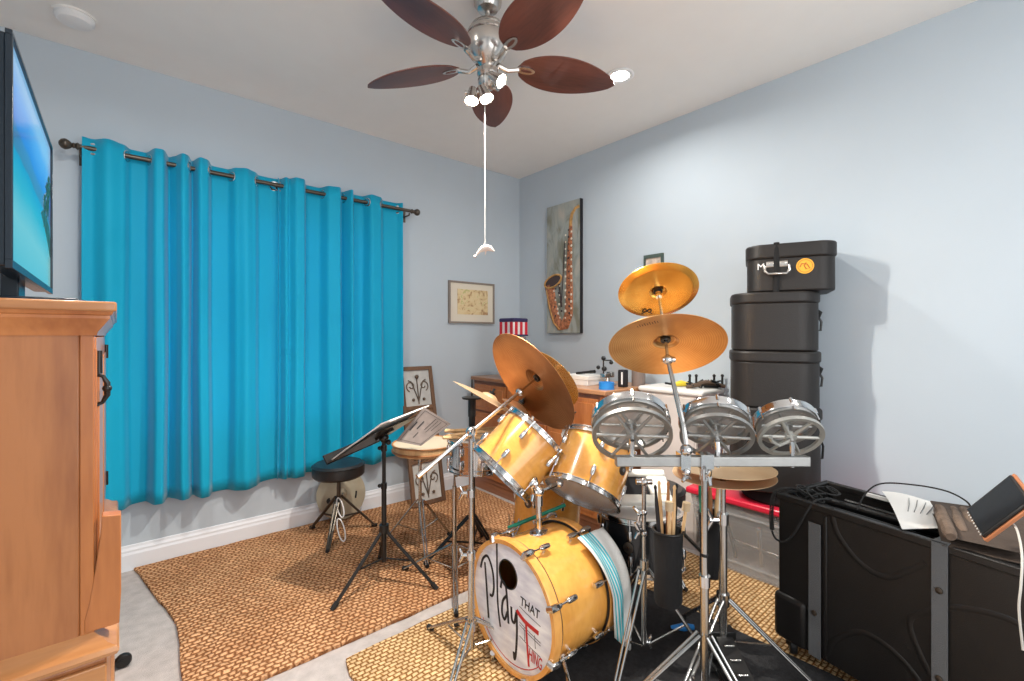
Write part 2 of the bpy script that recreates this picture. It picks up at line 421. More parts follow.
# ceiling fan
FC = W(-.107, 2.03, 2.465); FR = .625
fan = thing('ceiling_fan', 'five-blade brown wooden ceiling fan with brushed nickel motor and spotlights', 'ceiling fan', (FC.x, FC.y, RH))
obj('canopy', MB().lathe([(.062, 0), (.060, -.018), (.045, -.04), (.018, -.05), (.0001, -.05)], T(FC.x, FC.y, RH)), M_NICKEL, fan)
obj('downrod', MB().cyl((FC.x, FC.y, 2.70), (FC.x, FC.y, 2.62), .012), M_NICKEL, fan)
obj('motor_housing', MB().lathe([(.0001, .185), (.022, .184), (.05, .176), (.072, .160), (.080, .146), (.076, .143), (.088, .134), (.089, .120), (.084, .117), (.092, .108), (.093, .09), (.090, .06), (.076, .028), (.052, .004), (.03, -.02), (.0001, -.02)], T(*FC)), M_NICKEL, fan)
obj('light_fitter', MB().lathe([(.032, -.018), (.045, -.03), (.047, -.05), (.038, -.062), (.044, -.075), (.040, -.095), (.025, -.11), (.0001, -.114)], T(*FC)), M_NICKEL, fan)
fwd = Vector((sY, cY, 0)); rgt = Vector((cY, -sY, 0))
for k in range(5):
    a = math.radians(72*k+1)
    d = (fwd*math.cos(a)+rgt*math.sin(a)).normalized()
    sd = Vector((0, 0, 1)).cross(d)
    m = Matrix.Identity(4); pitch = math.radians(-12)
    yv = sd*math.cos(pitch)+Vector((0, 0, 1))*math.sin(pitch); zv = d.cross(yv)
    for i in range(3): m[i][0] = d[i]; m[i][1] = yv[i]; m[i][2] = zv[i]; m[i][3] = (FC+Vector((0, 0, .0)))[i]
    L_ = FR-.135; poly = []
    for i in range(25):
        s_ = i/24; wd = .107*(math.sin(PI*min(1, s_*1.0)**.82)**.62) if 0 < s_ < 1 else .0
        poly.append((.135+L_*s_, wd))
    poly = poly+[(x_, -y_) for x_, y_ in reversed(poly[1:-1])]
    bl = obj('blade', MB().prism(poly, 0, .007), M_BLADE, fan, M=m, smooth=0, bevel=.002)
    # blade iron with an oval tip plate clasping the blade
    oval = [(.175+.045*math.cos(2*PI*i/20), .020*math.sin(2*PI*i/20)) for i in range(20)]
    oh = [(.180+.026*math.cos(2*PI*i/20), .0075*math.sin(2*PI*i/20)) for i in range(20)]
    ib = MB(); ib.prism(oval, -.006, 0, m); ib.tube([m @ Vector((.05, 0, -.004)), m @ Vector((.09, 0, -.02)), m @ Vector((.14, 0, -.006))], [.012, .010, .011], 8)
    ir = obj('blade_iron', ib, M_NICKEL, fan)
    obj('slot', MB().prism(oh, -.0075, -.0055, m), M_BLADE, ir)
# three spotlight heads on curved arms
spots = [(P(472, 97, 1.90), Vector((-.25, -.2, -1))), (P(485, 95, 1.87), Vector((.1, -.5, -1))), (P(498, 79, 1.90), Vector((.3, -.7, -.6)))]
arm = MB()
c0 = FC+Vector((0, 0, -.10))
M_BULB = mat('spot_bulb', (1, 1, 1), .4, emit=(1, .93, .82), estr=60)
obj('spot_arm', MB().tube([c0, c0+rgt*.045+Vector((0, 0, -.015)), spots[2][0]+Vector((0, 0, .02))], .008).tube([c0, c0-rgt*.05+Vector((0, 0, -.03)), c0-rgt*.10+Vector((0, 0, -.028))], .008).tube([c0, spots[1][0]], .008), M_NICKEL, fan)
for i, (p, d) in enumerate(spots):
    mm = frame(p, d)
    h = obj('spotlight_head', MB().lathe([(.010, -.045), (.016, -.042), (.018, -.02), (.026, .006), (.030, .022), (.027, .022), (.022, .012)], mm, 20), M_NICKEL, fan)
    obj('bulb', MB().lathe([(.022, .014), (.020, .019), (.0001, .021)], mm, 20), M_BULB, h)
    l = bpy.data.lights.new('fan_spot_lamp', 'SPOT'); l.energy = FAN_W[i]*6; l.color = (1, .93, .83); l.shadow_soft_size = .02; l.spot_size = math.radians(150); l.spot_blend = .6
    lo = bpy.data.objects.new('fan_spot_lamp', l); S.collection.objects.link(lo); lo.matrix_world = frame(p+d.normalized()*.03, -d)
# pull cord with a dolphin
cp = P(485, 100, 1.92)
dz = CAM_Z-(250-336)/FPX*1.92
obj('pull_cord', MB().cyl((cp.x, cp.y, FC.z-.10), (cp.x, cp.y, dz+.012), .0014, n=6), mat('white_cord', (.8, .79, .76), .6), fan)
dol = MB(); q = Vector((cp.x, cp.y, dz))
pts = [q+rgt*a_+Vector((0, 0, b_)) for a_, b_ in ((-.042, -.028), (-.034, -.018), (-.022, -.004), (-.008, .006), (.008, .010), (.022, .006), (.031, -.001), (.038, -.005))]
dol.tube(pts, [.002, .004, .008, .0125, .0145, .012, .006, .003], 10)
dol.tube([q+rgt*.004+Vector((0, 0, -.002)), q+rgt*.000+Vector((0, 0, -.022))], [.006, .001], 6, flat=fwd)
dol.tube([q+rgt*.000+Vector((0, 0, .016)), q+rgt*(-.006)+Vector((0, 0, .028))], [.006, .001], 6, flat=fwd)
dol.tube([q+rgt*(-.040)-fwd*.014+Vector((0, 0, -.03)), q+rgt*(-.042)+Vector((0, 0, -.026)), q+rgt*(-.040)+fwd*.014+Vector((0, 0, -.03))], [.002, .006, .002], 6)
obj('dolphin_pull', dol, M_DOLPH, fan)

# ------------------------------------------------------------------ curtains
def curtain_mat():
    m = mat('teal_curtain', (.008, .46, .70), .6, bump=.08, bscale=500); nt = m.node_tree; N = nt.nodes; L = nt.links
    b = N['Principled BSDF']; b.inputs['Sheen Weight'].default_value = .25; b.inputs['Sheen Roughness'].default_value = .4
    b.inputs['Specular IOR Level'].default_value = .3
    tr = N.new('ShaderNodeBsdfTranslucent'); tr.inputs[0].default_value = (.0, .50, .80, 1)
    mx = N.new('ShaderNodeMixShader'); mx.inputs[0].default_value = .22
    L.new(b.outputs[0], mx.inputs[1]); L.new(tr.outputs[0], mx.inputs[2])
    L.new(mx.outputs[0], N['Material Output'].inputs['Surface'])
    return m
M_CURT = curtain_mat()
YR = 3.155; ZR = 2.212
def cx(px):  # world X on the plane of the rod seen at picture column px
    u = (px-512)/FPX; t = YR/(-sY*u+cY); return (cY*u+sY)*t
def sm(a): return a*a*(3-2*a)
def make_curtain(name, label, knots, eyelets):
    # knots: (px, offset towards the room in m)
    ks = [(cx(p), o_) for p, o_ in knots]
    x0, x1 = ks[0][0], ks[-1][0]; n = 220; nz = 26; ztop = ZR+.050; zbot = .362
    def off1(x):
        for (a, oa), (b_, ob) in zip(ks, ks[1:]):
            if a <= x <= b_: return oa+(ob-oa)*sm((x-a)/(b_-a))
        return ks[-1][1] if x > x0 else ks[0][1]
    def off(x): return sum(off1(x+d_) for d_ in (-.009, -.006, -.003, 0, .003, .006, .009))/7
    mb = MB(); vs = []; fs = []
    for j in range(nz+1):
        s_ = j/nz; 
        for i in range(n+1):
            x = x0+(x1-x0)*i/n
            o_ = off(x); mid = (x-(x0+x1)/2)
            o2 = o_*(1+.25*s_)+.006*math.sin(x*31+2*s_)*s_
            zt = ztop+.012*math.cos(x*40) * (1 if s_ == 0 else 0)
            z = ztop+(zbot-ztop)*s_+.010*math.sin(x*9)*s_ + (.005*(o_/.04) if j == 0 else 0)
            vs.append((x+mid*.012*s_+.004*math.sin(7*s_+x*20)*s_, YR-o2, z))
    for j in range(nz):
        for i in range(n):
            a = j*(n+1)+i; fs.append((a, a+1, a+n+2, a+n+1))
    mb.add(vs, fs)
    t = thing(name, label, 'curtain', ((x0+x1)/2, YR, zbot), 'grommet-top teal curtains')
    pn = obj('fabric_panel', mb, M_CURT, t, smooth=80, fixn=False)
    so = pn.modifiers.new('thickness', 'SOLIDIFY'); so.thickness = .002
    for px in eyelets:
        x = cx(px); o_ = off(x); e = .004; dx = (off(x+e)-off(x-e))/(2*e)
        nrm = Vector((-dx, -1, 0)).normalized()
        obj('eyelet', MB().lathe([(.0205, -.004), (.030, -.003), (.031, .002), (.028, .004), (.0205, .003)], frame((x, YR-o_*1.02, ZR), nrm), 20, closed=True), M_CHROME, t)
    return t
make_curtain('curtain', 'wide left teal curtain panel hanging behind the armoire and stool', 
    [(82, .01), (92, .0), (108, .042), (124, .012), (130, -.03), (147, -.032), (155, .05), (163, .052), (169, -.035), (175, .0), (182, .06), (188, .04), (192, -.03), (199, .055), (207, .04), (212, -.03), (229, -.032), (236, .015), (245, .035), (254, .01), (260, -.03), (272, -.034), (279.5, -.03)],
    [93, 127, 150, 189, 209, 232, 257, 275.5])
make_curtain('curtain', 'narrower right teal curtain panel hanging behind the black music stand',
    [(278, .0), (281, -.03), (285, .03), (289, .01), (294, .055), (302, .05), (307, -.03), (321, -.032), (328, .03), (338, .042), (343, -.03), (350, .05), (355, -.03), (364, -.03), (370, .035), (379, .02), (385, -.03), (398, -.03), (403, .0)],
    [281, 305, 323, 344.5, 355, 367, 381, 399])
r = thing('curtain_rod', 'dark bronze curtain rod with round finials above the window', 'curtain rod', ((-.196+1.746)/2, YR, ZR))
obj('rod', MB().cyl((-.15, YR, ZR), (1.70, YR, ZR), .0125), M_BRONZE, r)
for x, sg in ((-.15, -1), (1.70, 1)):
    obj('finial', MB().lathe([(.013, -.01), (.018, 0), (.011, .008), (.014, .014), (.010, .019), (.018, .026), (.025, .038), (.026, .046), (.021, .058), (.010, .066), (.0001, .068)], frame((x, YR, ZR), (sg, 0, 0)), 20), M_BRONZE, r)
    xx = x-sg*.0; xb = x+(.045 if sg < 0 else -.02)-(.03 if sg < 0 else -.0)
    obj('bracket', MB().tube([(xb, RY1, ZR-.03), (xb, YR+.01, ZR-.032), (xb, YR, ZR-.018)], .006, 8).box((xb-.012, RY1-.006, ZR-.07), (xb+.012, RY1, ZR+.02)), M_BRONZE, r)

# ------------------------------------------------------------------ rugs and mat
def rug(name, label, poly, h, m, z0=0):
    # densified wavy outline
    pts = []
    n = len(poly)
    for i in range(n):
        a = Vector(poly[i]); b_ = Vector(poly[(i+1) % n]); k = max(2, int((b_-a).length/.08))
        for j in range(k):
            p = a.lerp(b_, j/k); pts.append((p.x+random.uniform(-.004, .004), p.y+random.uniform(-.004, .004)))
    o = obj(name, MB().prism(pts, z0, z0+h), m, smooth=0, bevel=.004)
    return tag(o, label, 'rug')
M_J1 = weave('coarse_jute', (.86, .50, .27), (.74, .39, .19), (.30, .13, .055), .028, .022, .8, .042)
M_J2 = weave('pale_jute', (.90, .64, .36), (.80, .52, .25), (.30, .15, .05), .027, .019, .7, .020)
rug('jute_rug', 'large coarse orange-brown jute rug along the curtained wall', [(.07, 3.228), (1.0, 3.222), (2.25, 3.19), (2.22, 1.90), (1.31, 1.89), (.83, 1.88), (.40, 1.885), (.17, 1.89), (.185, 2.15), (.20, 2.5), (.135, 2.85)], .016, M_J1)
rug('jute_rug', 'pale golden jute rug with chunky loops under the drum kit', [(.68, 1.79), (1.0, 1.80), (2.53, 1.80), (2.53, .18), (.66, .18), (.655, 1.0), (.66, 1.70)], .012, M_J2)
tag(obj('drum_mat', MB().prism([(1.14, 1.42), (1.99, 1.40), (2.01, .30), (1.15, .28)], .012, .019), M_MAT, smooth=0), 'charcoal fabric mat on the pale jute rug beneath the drum kit', 'mat')
FL = .019   # standing height on the mat

# ------------------------------------------------------------------ armoire and television
ax0, ax1, ay0, ay1 = -.66, -.036, 1.30, 2.34
ar = thing('armoire', 'cherry wood armoire with crown moulding at the left edge', 'armoire', ((ax0+ax1)/2, (ay0+ay1)/2, 0))
obj('lower_body', MB().box((ax0, ay0-.02, .07), (ax1+.02, ay1+.02, .60)), M_OAK, ar, bevel=.004)
pn = MB()
for z0, z1 in ((.09, .16), (.52, .59)): pn.box((ax0, ay0-.030, z0), (ax1+.02, ay0-.02, z1))
for x0_, x1_ in ((ax0, ax0+.08), (ax1-.06, ax1+.02)): pn.box((x0_, ay0-.030, .16), (x1_, ay0-.02, .52))
obj('side_frame', pn, M_OAKX, ar, bevel=.003)
obj('plinth', MB().prism([(ax0, 0), (ax0+.10, 0), (ax0+.14, .05), (ax1-.12, .05), (ax1-.08, 0), (ax1+.03, 0), (ax1+.03, .09), (ax0, .09)], 0, ay1-ay0+.06, Matrix(((1,0,0,0),(0,0,1,ay0-.03),(0,1,0,0),(0,0,0,1)))), M_OAKX, ar, bevel=.003)
def mould(name, prof, m, x1, y0, y1, parent):
    # profile (outset, z) swept round near side, front and far side
    vs = []; n = len(prof)
    for (x, y, dx, dy) in ((ax0, y0, 0, -1), (x1, y0, 1, -1), (x1, y1, 1, 1), (ax0, y1, 0, 1)):
        for o_, z in prof: vs.append((x+dx*o_, y+dy*o_, z))
    fs = []
    for k in range(3):
        for i in range(n): fs.append((k*n+i, k*n+(i+1) % n, (k+1)*n+(i+1) % n, (k+1)*n+i))
    fs += [tuple(range(n)), tuple(3*n+i for i in range(n))]
    return obj(name, MB().add(vs, fs), m, parent, smooth=30)
mould('waist_moulding', [(-.03, .595), (.012, .595), (.022, .603), (.036, .607), (.040, .615), (.036, .624), (.022, .630), (.012, .640), (-.001, .650), (-.03, .650)], M_OAKX, ax1, ay0, ay1, ar)
obj('upper_body', MB().box((ax0, ay0, .645), (ax1-.022, ay1, 1.275)), M_OAK, ar, bevel=.003)
obj('front_stile', MB().box((ax1-.022, ay0, .645), (ax1, ay0+.05, 1.275)), M_OAKR, ar, bevel=.002)
obj('stile_bead', MB().box((ax1-.004, ay0+.016, .68), (ax1+.004, ay0+.032, 1.24)), M_OAKR, ar, bevel=.002)
obj('front_stile', MB().box((ax1-.022, ay1-.05, .645), (ax1, ay1, 1.275)), M_OAKR, ar, bevel=.002)
mould('crown_moulding', [(-.02, 1.268), (.004, 1.268), (.006, 1.276), (.012, 1.284), (.020, 1.296), (.025, 1.303), (.025, 1.309), (.028, 1.311), (.031, 1.318), (-.02, 1.318)], M_OAKR, ax1, ay0, ay1, ar)
obj('top_board', MB().box((ax0, ay0-.036, 1.318), (ax1+.036, ay1+.036, 1.338)), M_OAKX, ar, bevel=.004)
for k, (ya, yb) in enumerate(((ay0+.055, (ay0+ay1)/2-.002), ((ay0+ay1)/2+.002, ay1-.055))):
    dr = obj('door', MB().box((ax1-.02, ya, .66), (ax1+.002, yb, 1.265)).box((ax1, ya+.06, .72), (ax1+.006, yb-.06, 1.21)), M_OAKR, ar, bevel=.002)
    for z in (.74, 1.21):
        yh = ya+.004 if k == 0 else yb-.004
        obj('hinge', MB().cyl((ax1+.006, yh, z-.025), (ax1+.006, yh, z+.025), .006), M_BLACKS, dr)
    if k == 0:
        hb = MB(); yh = ya+.055
        hb.tube([(ax1, yh-.0, 1.180), (ax1+.012, yh-.004, 1.175), (ax1+.019, yh-.002, 1.160), (ax1+.019, yh+.002, 1.132), (ax1+.011, yh+.004, 1.115), (ax1, yh, 1.11)], [.004, .004, .006, .006, .004, .004])
        hb.ball((ax1+.019, yh, 1.147), .009)
        obj('handle', hb, M_BLACKS, dr)
# drawer at the foot of the upper case, standing a little open
M90 = Matrix(((1,0,0,0),(0,0,1,ay0+.004),(0,1,0,0),(0,0,0,1)))
DZ = Matrix(((1,0,0,0),(0,0,1,ay0-.002),(0,1,0,0),(0,0,0,1)))
obj('corner_bracket', MB().prism([(ax1-.015, .652), (ax1+.040, .652), (ax1+.043, .72), (ax1+.043, .884), (ax1+.012, .888), (ax1+.010, .85), (ax1+.002, .78), (ax1-.008, .71), (ax1-.015, .68)], 0, .035, DZ), M_OAKR, ar, bevel=.002)
obj('caster', MB().lathe([(.0001, -.012), (.022, -.012), (.026, -.006), (.026, .006), (.022, .012), (.0001, .012)], frame((ax1+.055, ay1-.03, .026), (0, 1, 0)), 18).box((ax1-.0, ay1-.045, .02), (ax1+.06, ay1-.015, .034)), M_BLACKS, ar)

tx = -.152; tv0, tv1, tz0, tz1 = 1.245, 1.950, 1.392, 1.832
tv = thing('television', 'flat-screen television showing a tropical beach on top of the armoire', 'television', (tx-.06, 1.6, 1.338))
obj('housing', MB().box((tx-.035, tv0+.005, tz0+.005), (tx-.002, tv1-.005, tz1-.005)).box((tx-.07, tv0+.12, tz0+.05), (tx-.03, tv1-.12, tz1-.1)), M_TVB, tv, bevel=.004)
fb = .009
obj('bezel', MB().box((tx-.004, tv0, tz0), (tx+.006, tv1, tz0+.016)).box((tx-.004, tv0, tz1-fb), (tx+.006, tv1, tz1)).box((tx-.004, tv0, tz0+.016), (tx+.006, tv0+fb, tz1-fb)).box((tx-.004, tv1-fb, tz0+.016), (tx+.006, tv1, tz1-fb)), M_TVB, tv, bevel=.001)
def screen_mat():
    m = bpy.data.materials.new('beach_screen'); m.use_nodes = True; nt = m.node_tree; N = nt.nodes; L = nt.links
    b = N['Principled BSDF']; b.inputs['Roughness'].default_value = .15; b.inputs['Base Color'].default_value = (.01, .01, .01, 1)
    tc = N.new('ShaderNodeTexCoord'); sp = N.new('ShaderNodeSeparateXYZ'); L.new(tc.outputs['Generated'], sp.inputs[0])
    nz = N.new('ShaderNodeTexNoise'); nz.inputs['Scale'].default_value = 3.5; nz.inputs['Detail'].default_value = 5; L.new(tc.outputs['Generated'], nz.inputs['Vector'])
    ad = N.new('ShaderNodeMath'); ad.operation = 'MULTIPLY_ADD'; ad.inputs[1].default_value = .09; L.new(nz.outputs[0], ad.inputs[0]); L.new(sp.outputs[2], ad.inputs[2])
    # the shore slopes down towards the far edge
    sl = N.new('ShaderNodeMath'); sl.operation = 'MULTIPLY_ADD'; sl.inputs[1].default_value = .10; L.new(sp.outputs[1], sl.inputs[0]); L.new(ad.outputs[0], sl.inputs[2])
    r = N.new('ShaderNodeValToRGB'); e = r.color_ramp.elements
    e[0].position = 0; e[0].color = (.10, .52, .60, 1); e[1].position = 1; e[1].color = (.30, .60, .95, 1)
    for p_, c_ in ((.30, (.22, .62, .64, 1)), (.48, (.03, .45, .58, 1)), (.60, (.0, .32, .58, 1)), (.615, (.05, .18, .36, 1)), (.70, (.05, .20, .50, 1)), (.74, (.03, .22, .80, 1)), (.90, (.12, .42, .95, 1))):
        k = e.new(p_); k.color = c_
    L.new(sl.outputs[0], r.inputs[0]); L.new(r.outputs[0], b.inputs['Emission Color']); b.inputs['Emission Strength'].default_value = .6
    return m
sc = obj('screen', MB().box((tx-.003, tv0+fb, tz0+.016), (tx+.001, tv1-fb, tz1-fb)), screen_mat(), tv, smooth=0)
M_PALM = mat('screen_palm', (.004, .01, .006), .3, emit=(.02, .10, .06), estr=.6)
pl = MB()
for (y, z, k) in ((1.86, 1.665, 1), (1.90, 1.70, .8), (1.80, 1.63, .6)):
    pl.tube([(tx+.0015, y-.02, z-.11*k), (tx+.0015, y, z)], .004*k, 6, flat=(1, 0, 0))
    for a in range(8):
        an = a*PI/4+.3
        pl.tube([(tx+.0015, y, z), (tx+.0015, y+.03*k*math.cos(an), z+.03*k*math.sin(an)+.008), (tx+.0015, y+.055*k*math.cos(an), z+.045*k*math.sin(an)-.008)], [.003*k, .006*k, .001], 6, flat=(1, 0, 0))
pl.prism([(1.72, 1.590), (1.76, 1.605), (1.84, 1.60), (1.90, 1.585), (1.93, 1.55), (1.93, 1.50), (1.88, 1.53), (1.80, 1.565)], 0, .0006, Matrix(((0,0,1,tx+.0012),(1,0,0,0),(0,1,0,0),(0,0,0,1))))
lab(obj('palm_picture', pl, M_PALM, sc, smooth=0), 'dark palm trees shown on the screen')
obj('stand', MB().box((tx-.05, 1.55, 1.346), (tx-.02, 1.65, 1.42)).prism([(tx-.14, 1.34), (tx+.09, 1.34), (tx+.10, 1.40), (tx+.10, 1.80), (tx+.09, 1.86), (tx-.14, 1.86)], 1.338, 1.347), M_TVB, tv, bevel=.003)

# ------------------------------------------------------------------ pictures on the walls
def art_mat():
    m = mat('map_print', (.7, .55, .35), .6); nt = m.node_tree; N = nt.nodes; L = nt.links; b = N['Principled BSDF']
    tc = [n for n in N if n.type == 'TEX_COORD'][0]
    n = N.new('ShaderNodeTexNoise'); n.inputs['Scale'].default_value = 16; n.inputs['Detail'].default_value = 8; n.inputs['Distortion'].default_value = 1.5; L.new(tc.outputs['Object'], n.inputs['Vector'])
    r = N.new('ShaderNodeValToRGB'); e = r.color_ramp.elements; e[0].position = .36; e[0].color = (.42, .24, .12, 1); e[1].position = .68; e[1].color = (.50, .48, .20, 1)
    k = e.new(.46); k.color = (.70, .54, .30, 1); k = e.new(.58); k.color = (.74, .60, .36, 1)
    L.new(n.outputs[0], r.inputs[0]); L.new(r.outputs[0], b.inputs['Base Color']); return m
px0, px1, pz0, pz1 = 2.08, 2.555, 1.375, 1.728
r = thing('framed_picture', 'small framed map-like print in a cream mount on the window wall', 'picture', ((px0+px1)/2, RY1, pz0))
f = MB(); w_ = .014
f.box((px0, RY1-.024, pz0), (px1, RY1, pz0+w_)).box((px0, RY1-.024, pz1-w_), (px1, RY1, pz1)).box((px0, RY1-.024, pz0+w_), (px0+w_, RY1, pz1-w_)).box((px1-w_, RY1-.024, pz0+w_), (px1, RY1, pz1-w_))
obj('frame', f, mat('taupe_frame', (.26, .22, .19), .5), r, smooth=0)
obj('mount', MB().box((px0+w_, RY1-.014, pz0+w_), (px1-w_, RY1-.004, pz1-w_)), mat('cream_mount', (.72, .66, .55), .7), r, smooth=0)
obj('print', MB().box((px0+.085, RY1-.016, pz0+.075), (px1-.07, RY1-.0135, pz1-.065)), art_mat(), r, smooth=0)

def canvas_mat():
    m = mat('grey_green_canvas', (.34, .36, .32), .7, bump=.1, bscale=300); nt = m.node_tree; N = nt.nodes; L = nt.links; b = N['Principled BSDF']
    tc = [n for n in N if n.type == 'TEX_COORD'][0]
    mp = N.new('ShaderNodeMapping'); mp.inputs['Scale'].default_value = (1, 3, 1.2); mp.inputs['Rotation'].default_value = (.6, 0, 0); L.new(tc.outputs['Object'], mp.inputs[0])
    n = N.new('ShaderNodeTexNoise'); n.inputs['Scale'].default_value = 4; n.inputs['Detail'].default_value = 6; n.inputs['Distortion'].default_value = .8; L.new(mp.outputs[0], n.inputs['Vector'])
    r = N.new('ShaderNodeValToRGB'); e = r.color_ramp.elements; e[0].position = .35; e[0].color = (.22, .22, .17, 1); e[1].position = .72; e[1].color = (.47, .44, .38, 1)
    k = e.new(.52); k.color = (.33, .36, .34, 1)
    L.new(n.outputs[0], r.inputs[0]); L.new(r.outputs[0], b.inputs['Base Color']); return m
sy0, sy1, sz0, sz1 = 2.475, 2.850, 1.292, 2.378; sx = RX1-.035
r = thing('saxophone_painting', 'tall canvas painting of a golden saxophone on the right wall', 'painting', (RX1, (sy0+sy1)/2, sz0))
obj('canvas', MB().box((sx, sy0, sz0), (RX1, sy1, sz1)), canvas_mat(), r, smooth=0)
obj('edge', MB().box((sx+.001, sy0-.003, sz0-.002), (RX1, sy0, sz1+.002)).box((sx+.001, sy0, sz0-.003), (RX1, sy1, sz0)), M_INK, r, smooth=0)
# sax drawn on the canvas: u = 0 (left) .. 1 (right), v = 0 (top) .. 1
def SP(u, v, k=0): return Vector((sx-.001-k, sy1+(sy0-sy1)*u, sz1+(sz0-sz1)*v))
fx = (1, 0, 0)
sb = MB()
sb.tube([SP(.99, .055), SP(.88, .065), SP(.78, .10), SP(.74, .15), SP(.73, .20)], [.012, .013, .016, .018, .016], 10, flat=fx)
lab(obj('painted_neck', sb, M_GOLDP, r), 'curved brass neck of the painted saxophone')
sb = MB()
sb.tube([SP(.74, .19), SP(.72, .30), SP(.70, .45), SP(.70, .60), SP(.70, .75), SP(.68, .86), SP(.58, .935), SP(.42, .94), SP(.27, .88), SP(.19, .79), SP(.13, .70), SP(.08, .62)], [.018, .024, .030, .036, .042, .046, .048, .048, .048, .050, .052, .058], 12, flat=fx)
lab(obj('painted_body', sb, M_COPPER, r), 'copper and gold body of the painted saxophone')
sb = MB()
sb.tube([SP(.02, .66, .012), SP(.12, .80, .012), SP(.25, .92, .012), SP(.45, .975, .012)], [.006, .007, .008, .004], 8, flat=fx)
el = [SP(.23+.26*math.cos(2*PI*i/24)*1.0, .595+.045*math.sin(2*PI*i/24)-.02*math.cos(2*PI*i/24), .014) for i in range(24)]
sb.tube(el, .008, 8, closed=True)
lab(obj('painted_bell', sb, M_GOLDP, r), 'gold bell rim of the painted saxophone')
sb = MB().add([SP(.23+.24*math.cos(2*PI*i/24), .595+.040*math.sin(2*PI*i/24)-.02*math.cos(2*PI*i/24), .013) for i in range(24)], [tuple(range(24))])
obj('painted_bell_mouth', sb, M_DARKP, r, smooth=0)
kb = MB(); kd = MB(); rr = random.Random(3)
for i in range(40):
    v = .22+.70*i/40; c_ = SP(.71+.10*math.sin(i*2.1), v, .014)
    (kb if i % 3 else kd).lathe([(rr.uniform(.007, .012), 0), (.0001, .004)], frame(c_, (-1, 0, 0)), 10)
for i in range(16):
    v = .62+.28*i/16; c_ = SP(.34+.10*math.sin(i*1.7)+.08*i/16, v, .014)
    (kb if i % 2 else kd).lathe([(rr.uniform(.006, .011), 0), (.0001, .004)], frame(c_, (-1, 0, 0)), 10)
kd.tube([SP(.60, .30, .013), SP(.55, .55, .013), SP(.50, .75, .013)], .005, 6, flat=fx); kd.tube([SP(.42, .62, .013), SP(.50, .80, .013)], .010, 6, flat=fx)
lab(obj('painted_keys', kb, M_LIGHTP, r), 'bright keys of the painted saxophone'); lab(obj('painted_rods', kd, M_DARKP, r), 'dark keys and rods of the painted saxophone')

r = thing('small_photo_frame', 'small dark green photo frame on the right wall above the gold cymbal', 'picture frame', (RX1, 1.82, 1.62))
f = MB(); x_ = RX1-.018
f.box((x_, 1.742, 1.62), (RX1, 1.893, 1.64)).box((x_, 1.742, 1.815), (RX1, 1.893, 1.84)).box((x_, 1.742, 1.64), (RX1, 1.757, 1.815)).box((x_, 1.878, 1.64), (RX1, 1.893, 1.815))
obj('frame', f, mat('dark_green_frame', (.07, .10, .085), .5), r, smooth=0)
obj('photo', MB().box((RX1-.012, 1.757, 1.64), (RX1-.004, 1.878, 1.815)), mat('photo_print', (.55, .45, .38), .5, var=.4, vscale=30), r, smooth=0)

# ------------------------------------------------------------------ dresser and what stands on it
dx0, dx1, dy0, dy1, dh = 2.27, 2.85, 1.78, 3.17, .93
r = thing('dresser', 'reddish brown wooden dresser in the corner behind the drums', 'dresser', ((dx0+dx1)/2, (dy0+dy1)/2, 0))
obj('body', MB().box((dx0+.02, dy0+.02, .08), (dx1, dy1, dh-.03)), M_DESK, r, bevel=.003)
obj('top', MB().box((dx0-.01, dy0-.01, dh-.03), (dx1, dy1+.01, dh)), wood('dresser_top', (.30, .13, .06), (.50, .25, .12), 6, 1), r, bevel=.006)
obj('plinth', MB().box((dx0+.03, dy0+.03, 0), (dx1, dy1, .085)), M_DESK, r)
obj('corner_post', MB().box((dx0+.008, dy0+.008, .08), (dx0+.045, dy0+.045, dh-.03)), M_OAKR, r, bevel=.004)
for yy0, yy1 in ((dy0+.06, dy0+.50), (dy0+.52, dy0+.94), (dy0+.96, dy1-.03)):
    for zz0, zz1 in ((.66, .87), (.40, .64), (.12, .38)):
        d_ = obj('drawer', MB().box((dx0+.004, yy0, zz0), (dx0+.022, yy1, zz1)).box((dx0-.002, yy0+.03, zz0+.03), (dx0+.006, yy1-.03, zz1-.03)), M_OAKR, r, bevel=.003)
        obj('pull', MB().tube([(dx0, (yy0+yy1)/2-.05, (zz0+zz1)/2+.01), (dx0-.018, (yy0+yy1)/2-.03, (zz0+zz1)/2-.008), (dx0-.018, (yy0+yy1)/2+.03, (zz0+zz1)/2-.008), (dx0, (yy0+yy1)/2+.05, (zz0+zz1)/2+.01)], .005), M_BRONZE, d_)
def cand(px, t): 
    p = P(px, 336, t); return Vector((p.x, p.y, dh))
# blue tape roll
c = cand(606.5, 2.93)
tag(obj('tape_roll', MB().lathe([(.030, 0), (.048, 0), (.048, .045), (.030, .045)], T(*c), 28, closed=True), M_BLUE), 'blue roll of tape on the dresser corner', 'tape')
# black bottle with white label
c = cand(623, 3.05)
r = thing('black_bottle', 'black square bottle with a white label stripe on the dresser', 'bottle', c)
obj('body', MB().box((c.x-.025, c.y-.025, dh), (c.x+.025, c.y+.025, dh+.115)), M_INK, r, bevel=.006)
obj('label_stripe', MB().box((c.x-.0262, c.y-.016, dh+.02), (c.x-.024, c.y-.004, dh+.10)), M_WHITEB, r, smooth=0)
# tall brown canister
c = cand(638.5, 3.12)
r = thing('canister', 'tall grey-brown canister on the dresser behind the lower cymbal', 'canister', c)
obj('body', MB().lathe([(.0001, 0), (.045, 0), (.045, .15), (.0001, .15)], T(*c)), mat('taupe_card', (.22, .17, .15), .6), r)
obj('lid', MB().lathe([(.047, .145), (.047, .165), (.0001, .165)], T(*c)), mat('taupe_lid', (.15, .11, .10), .5), r)
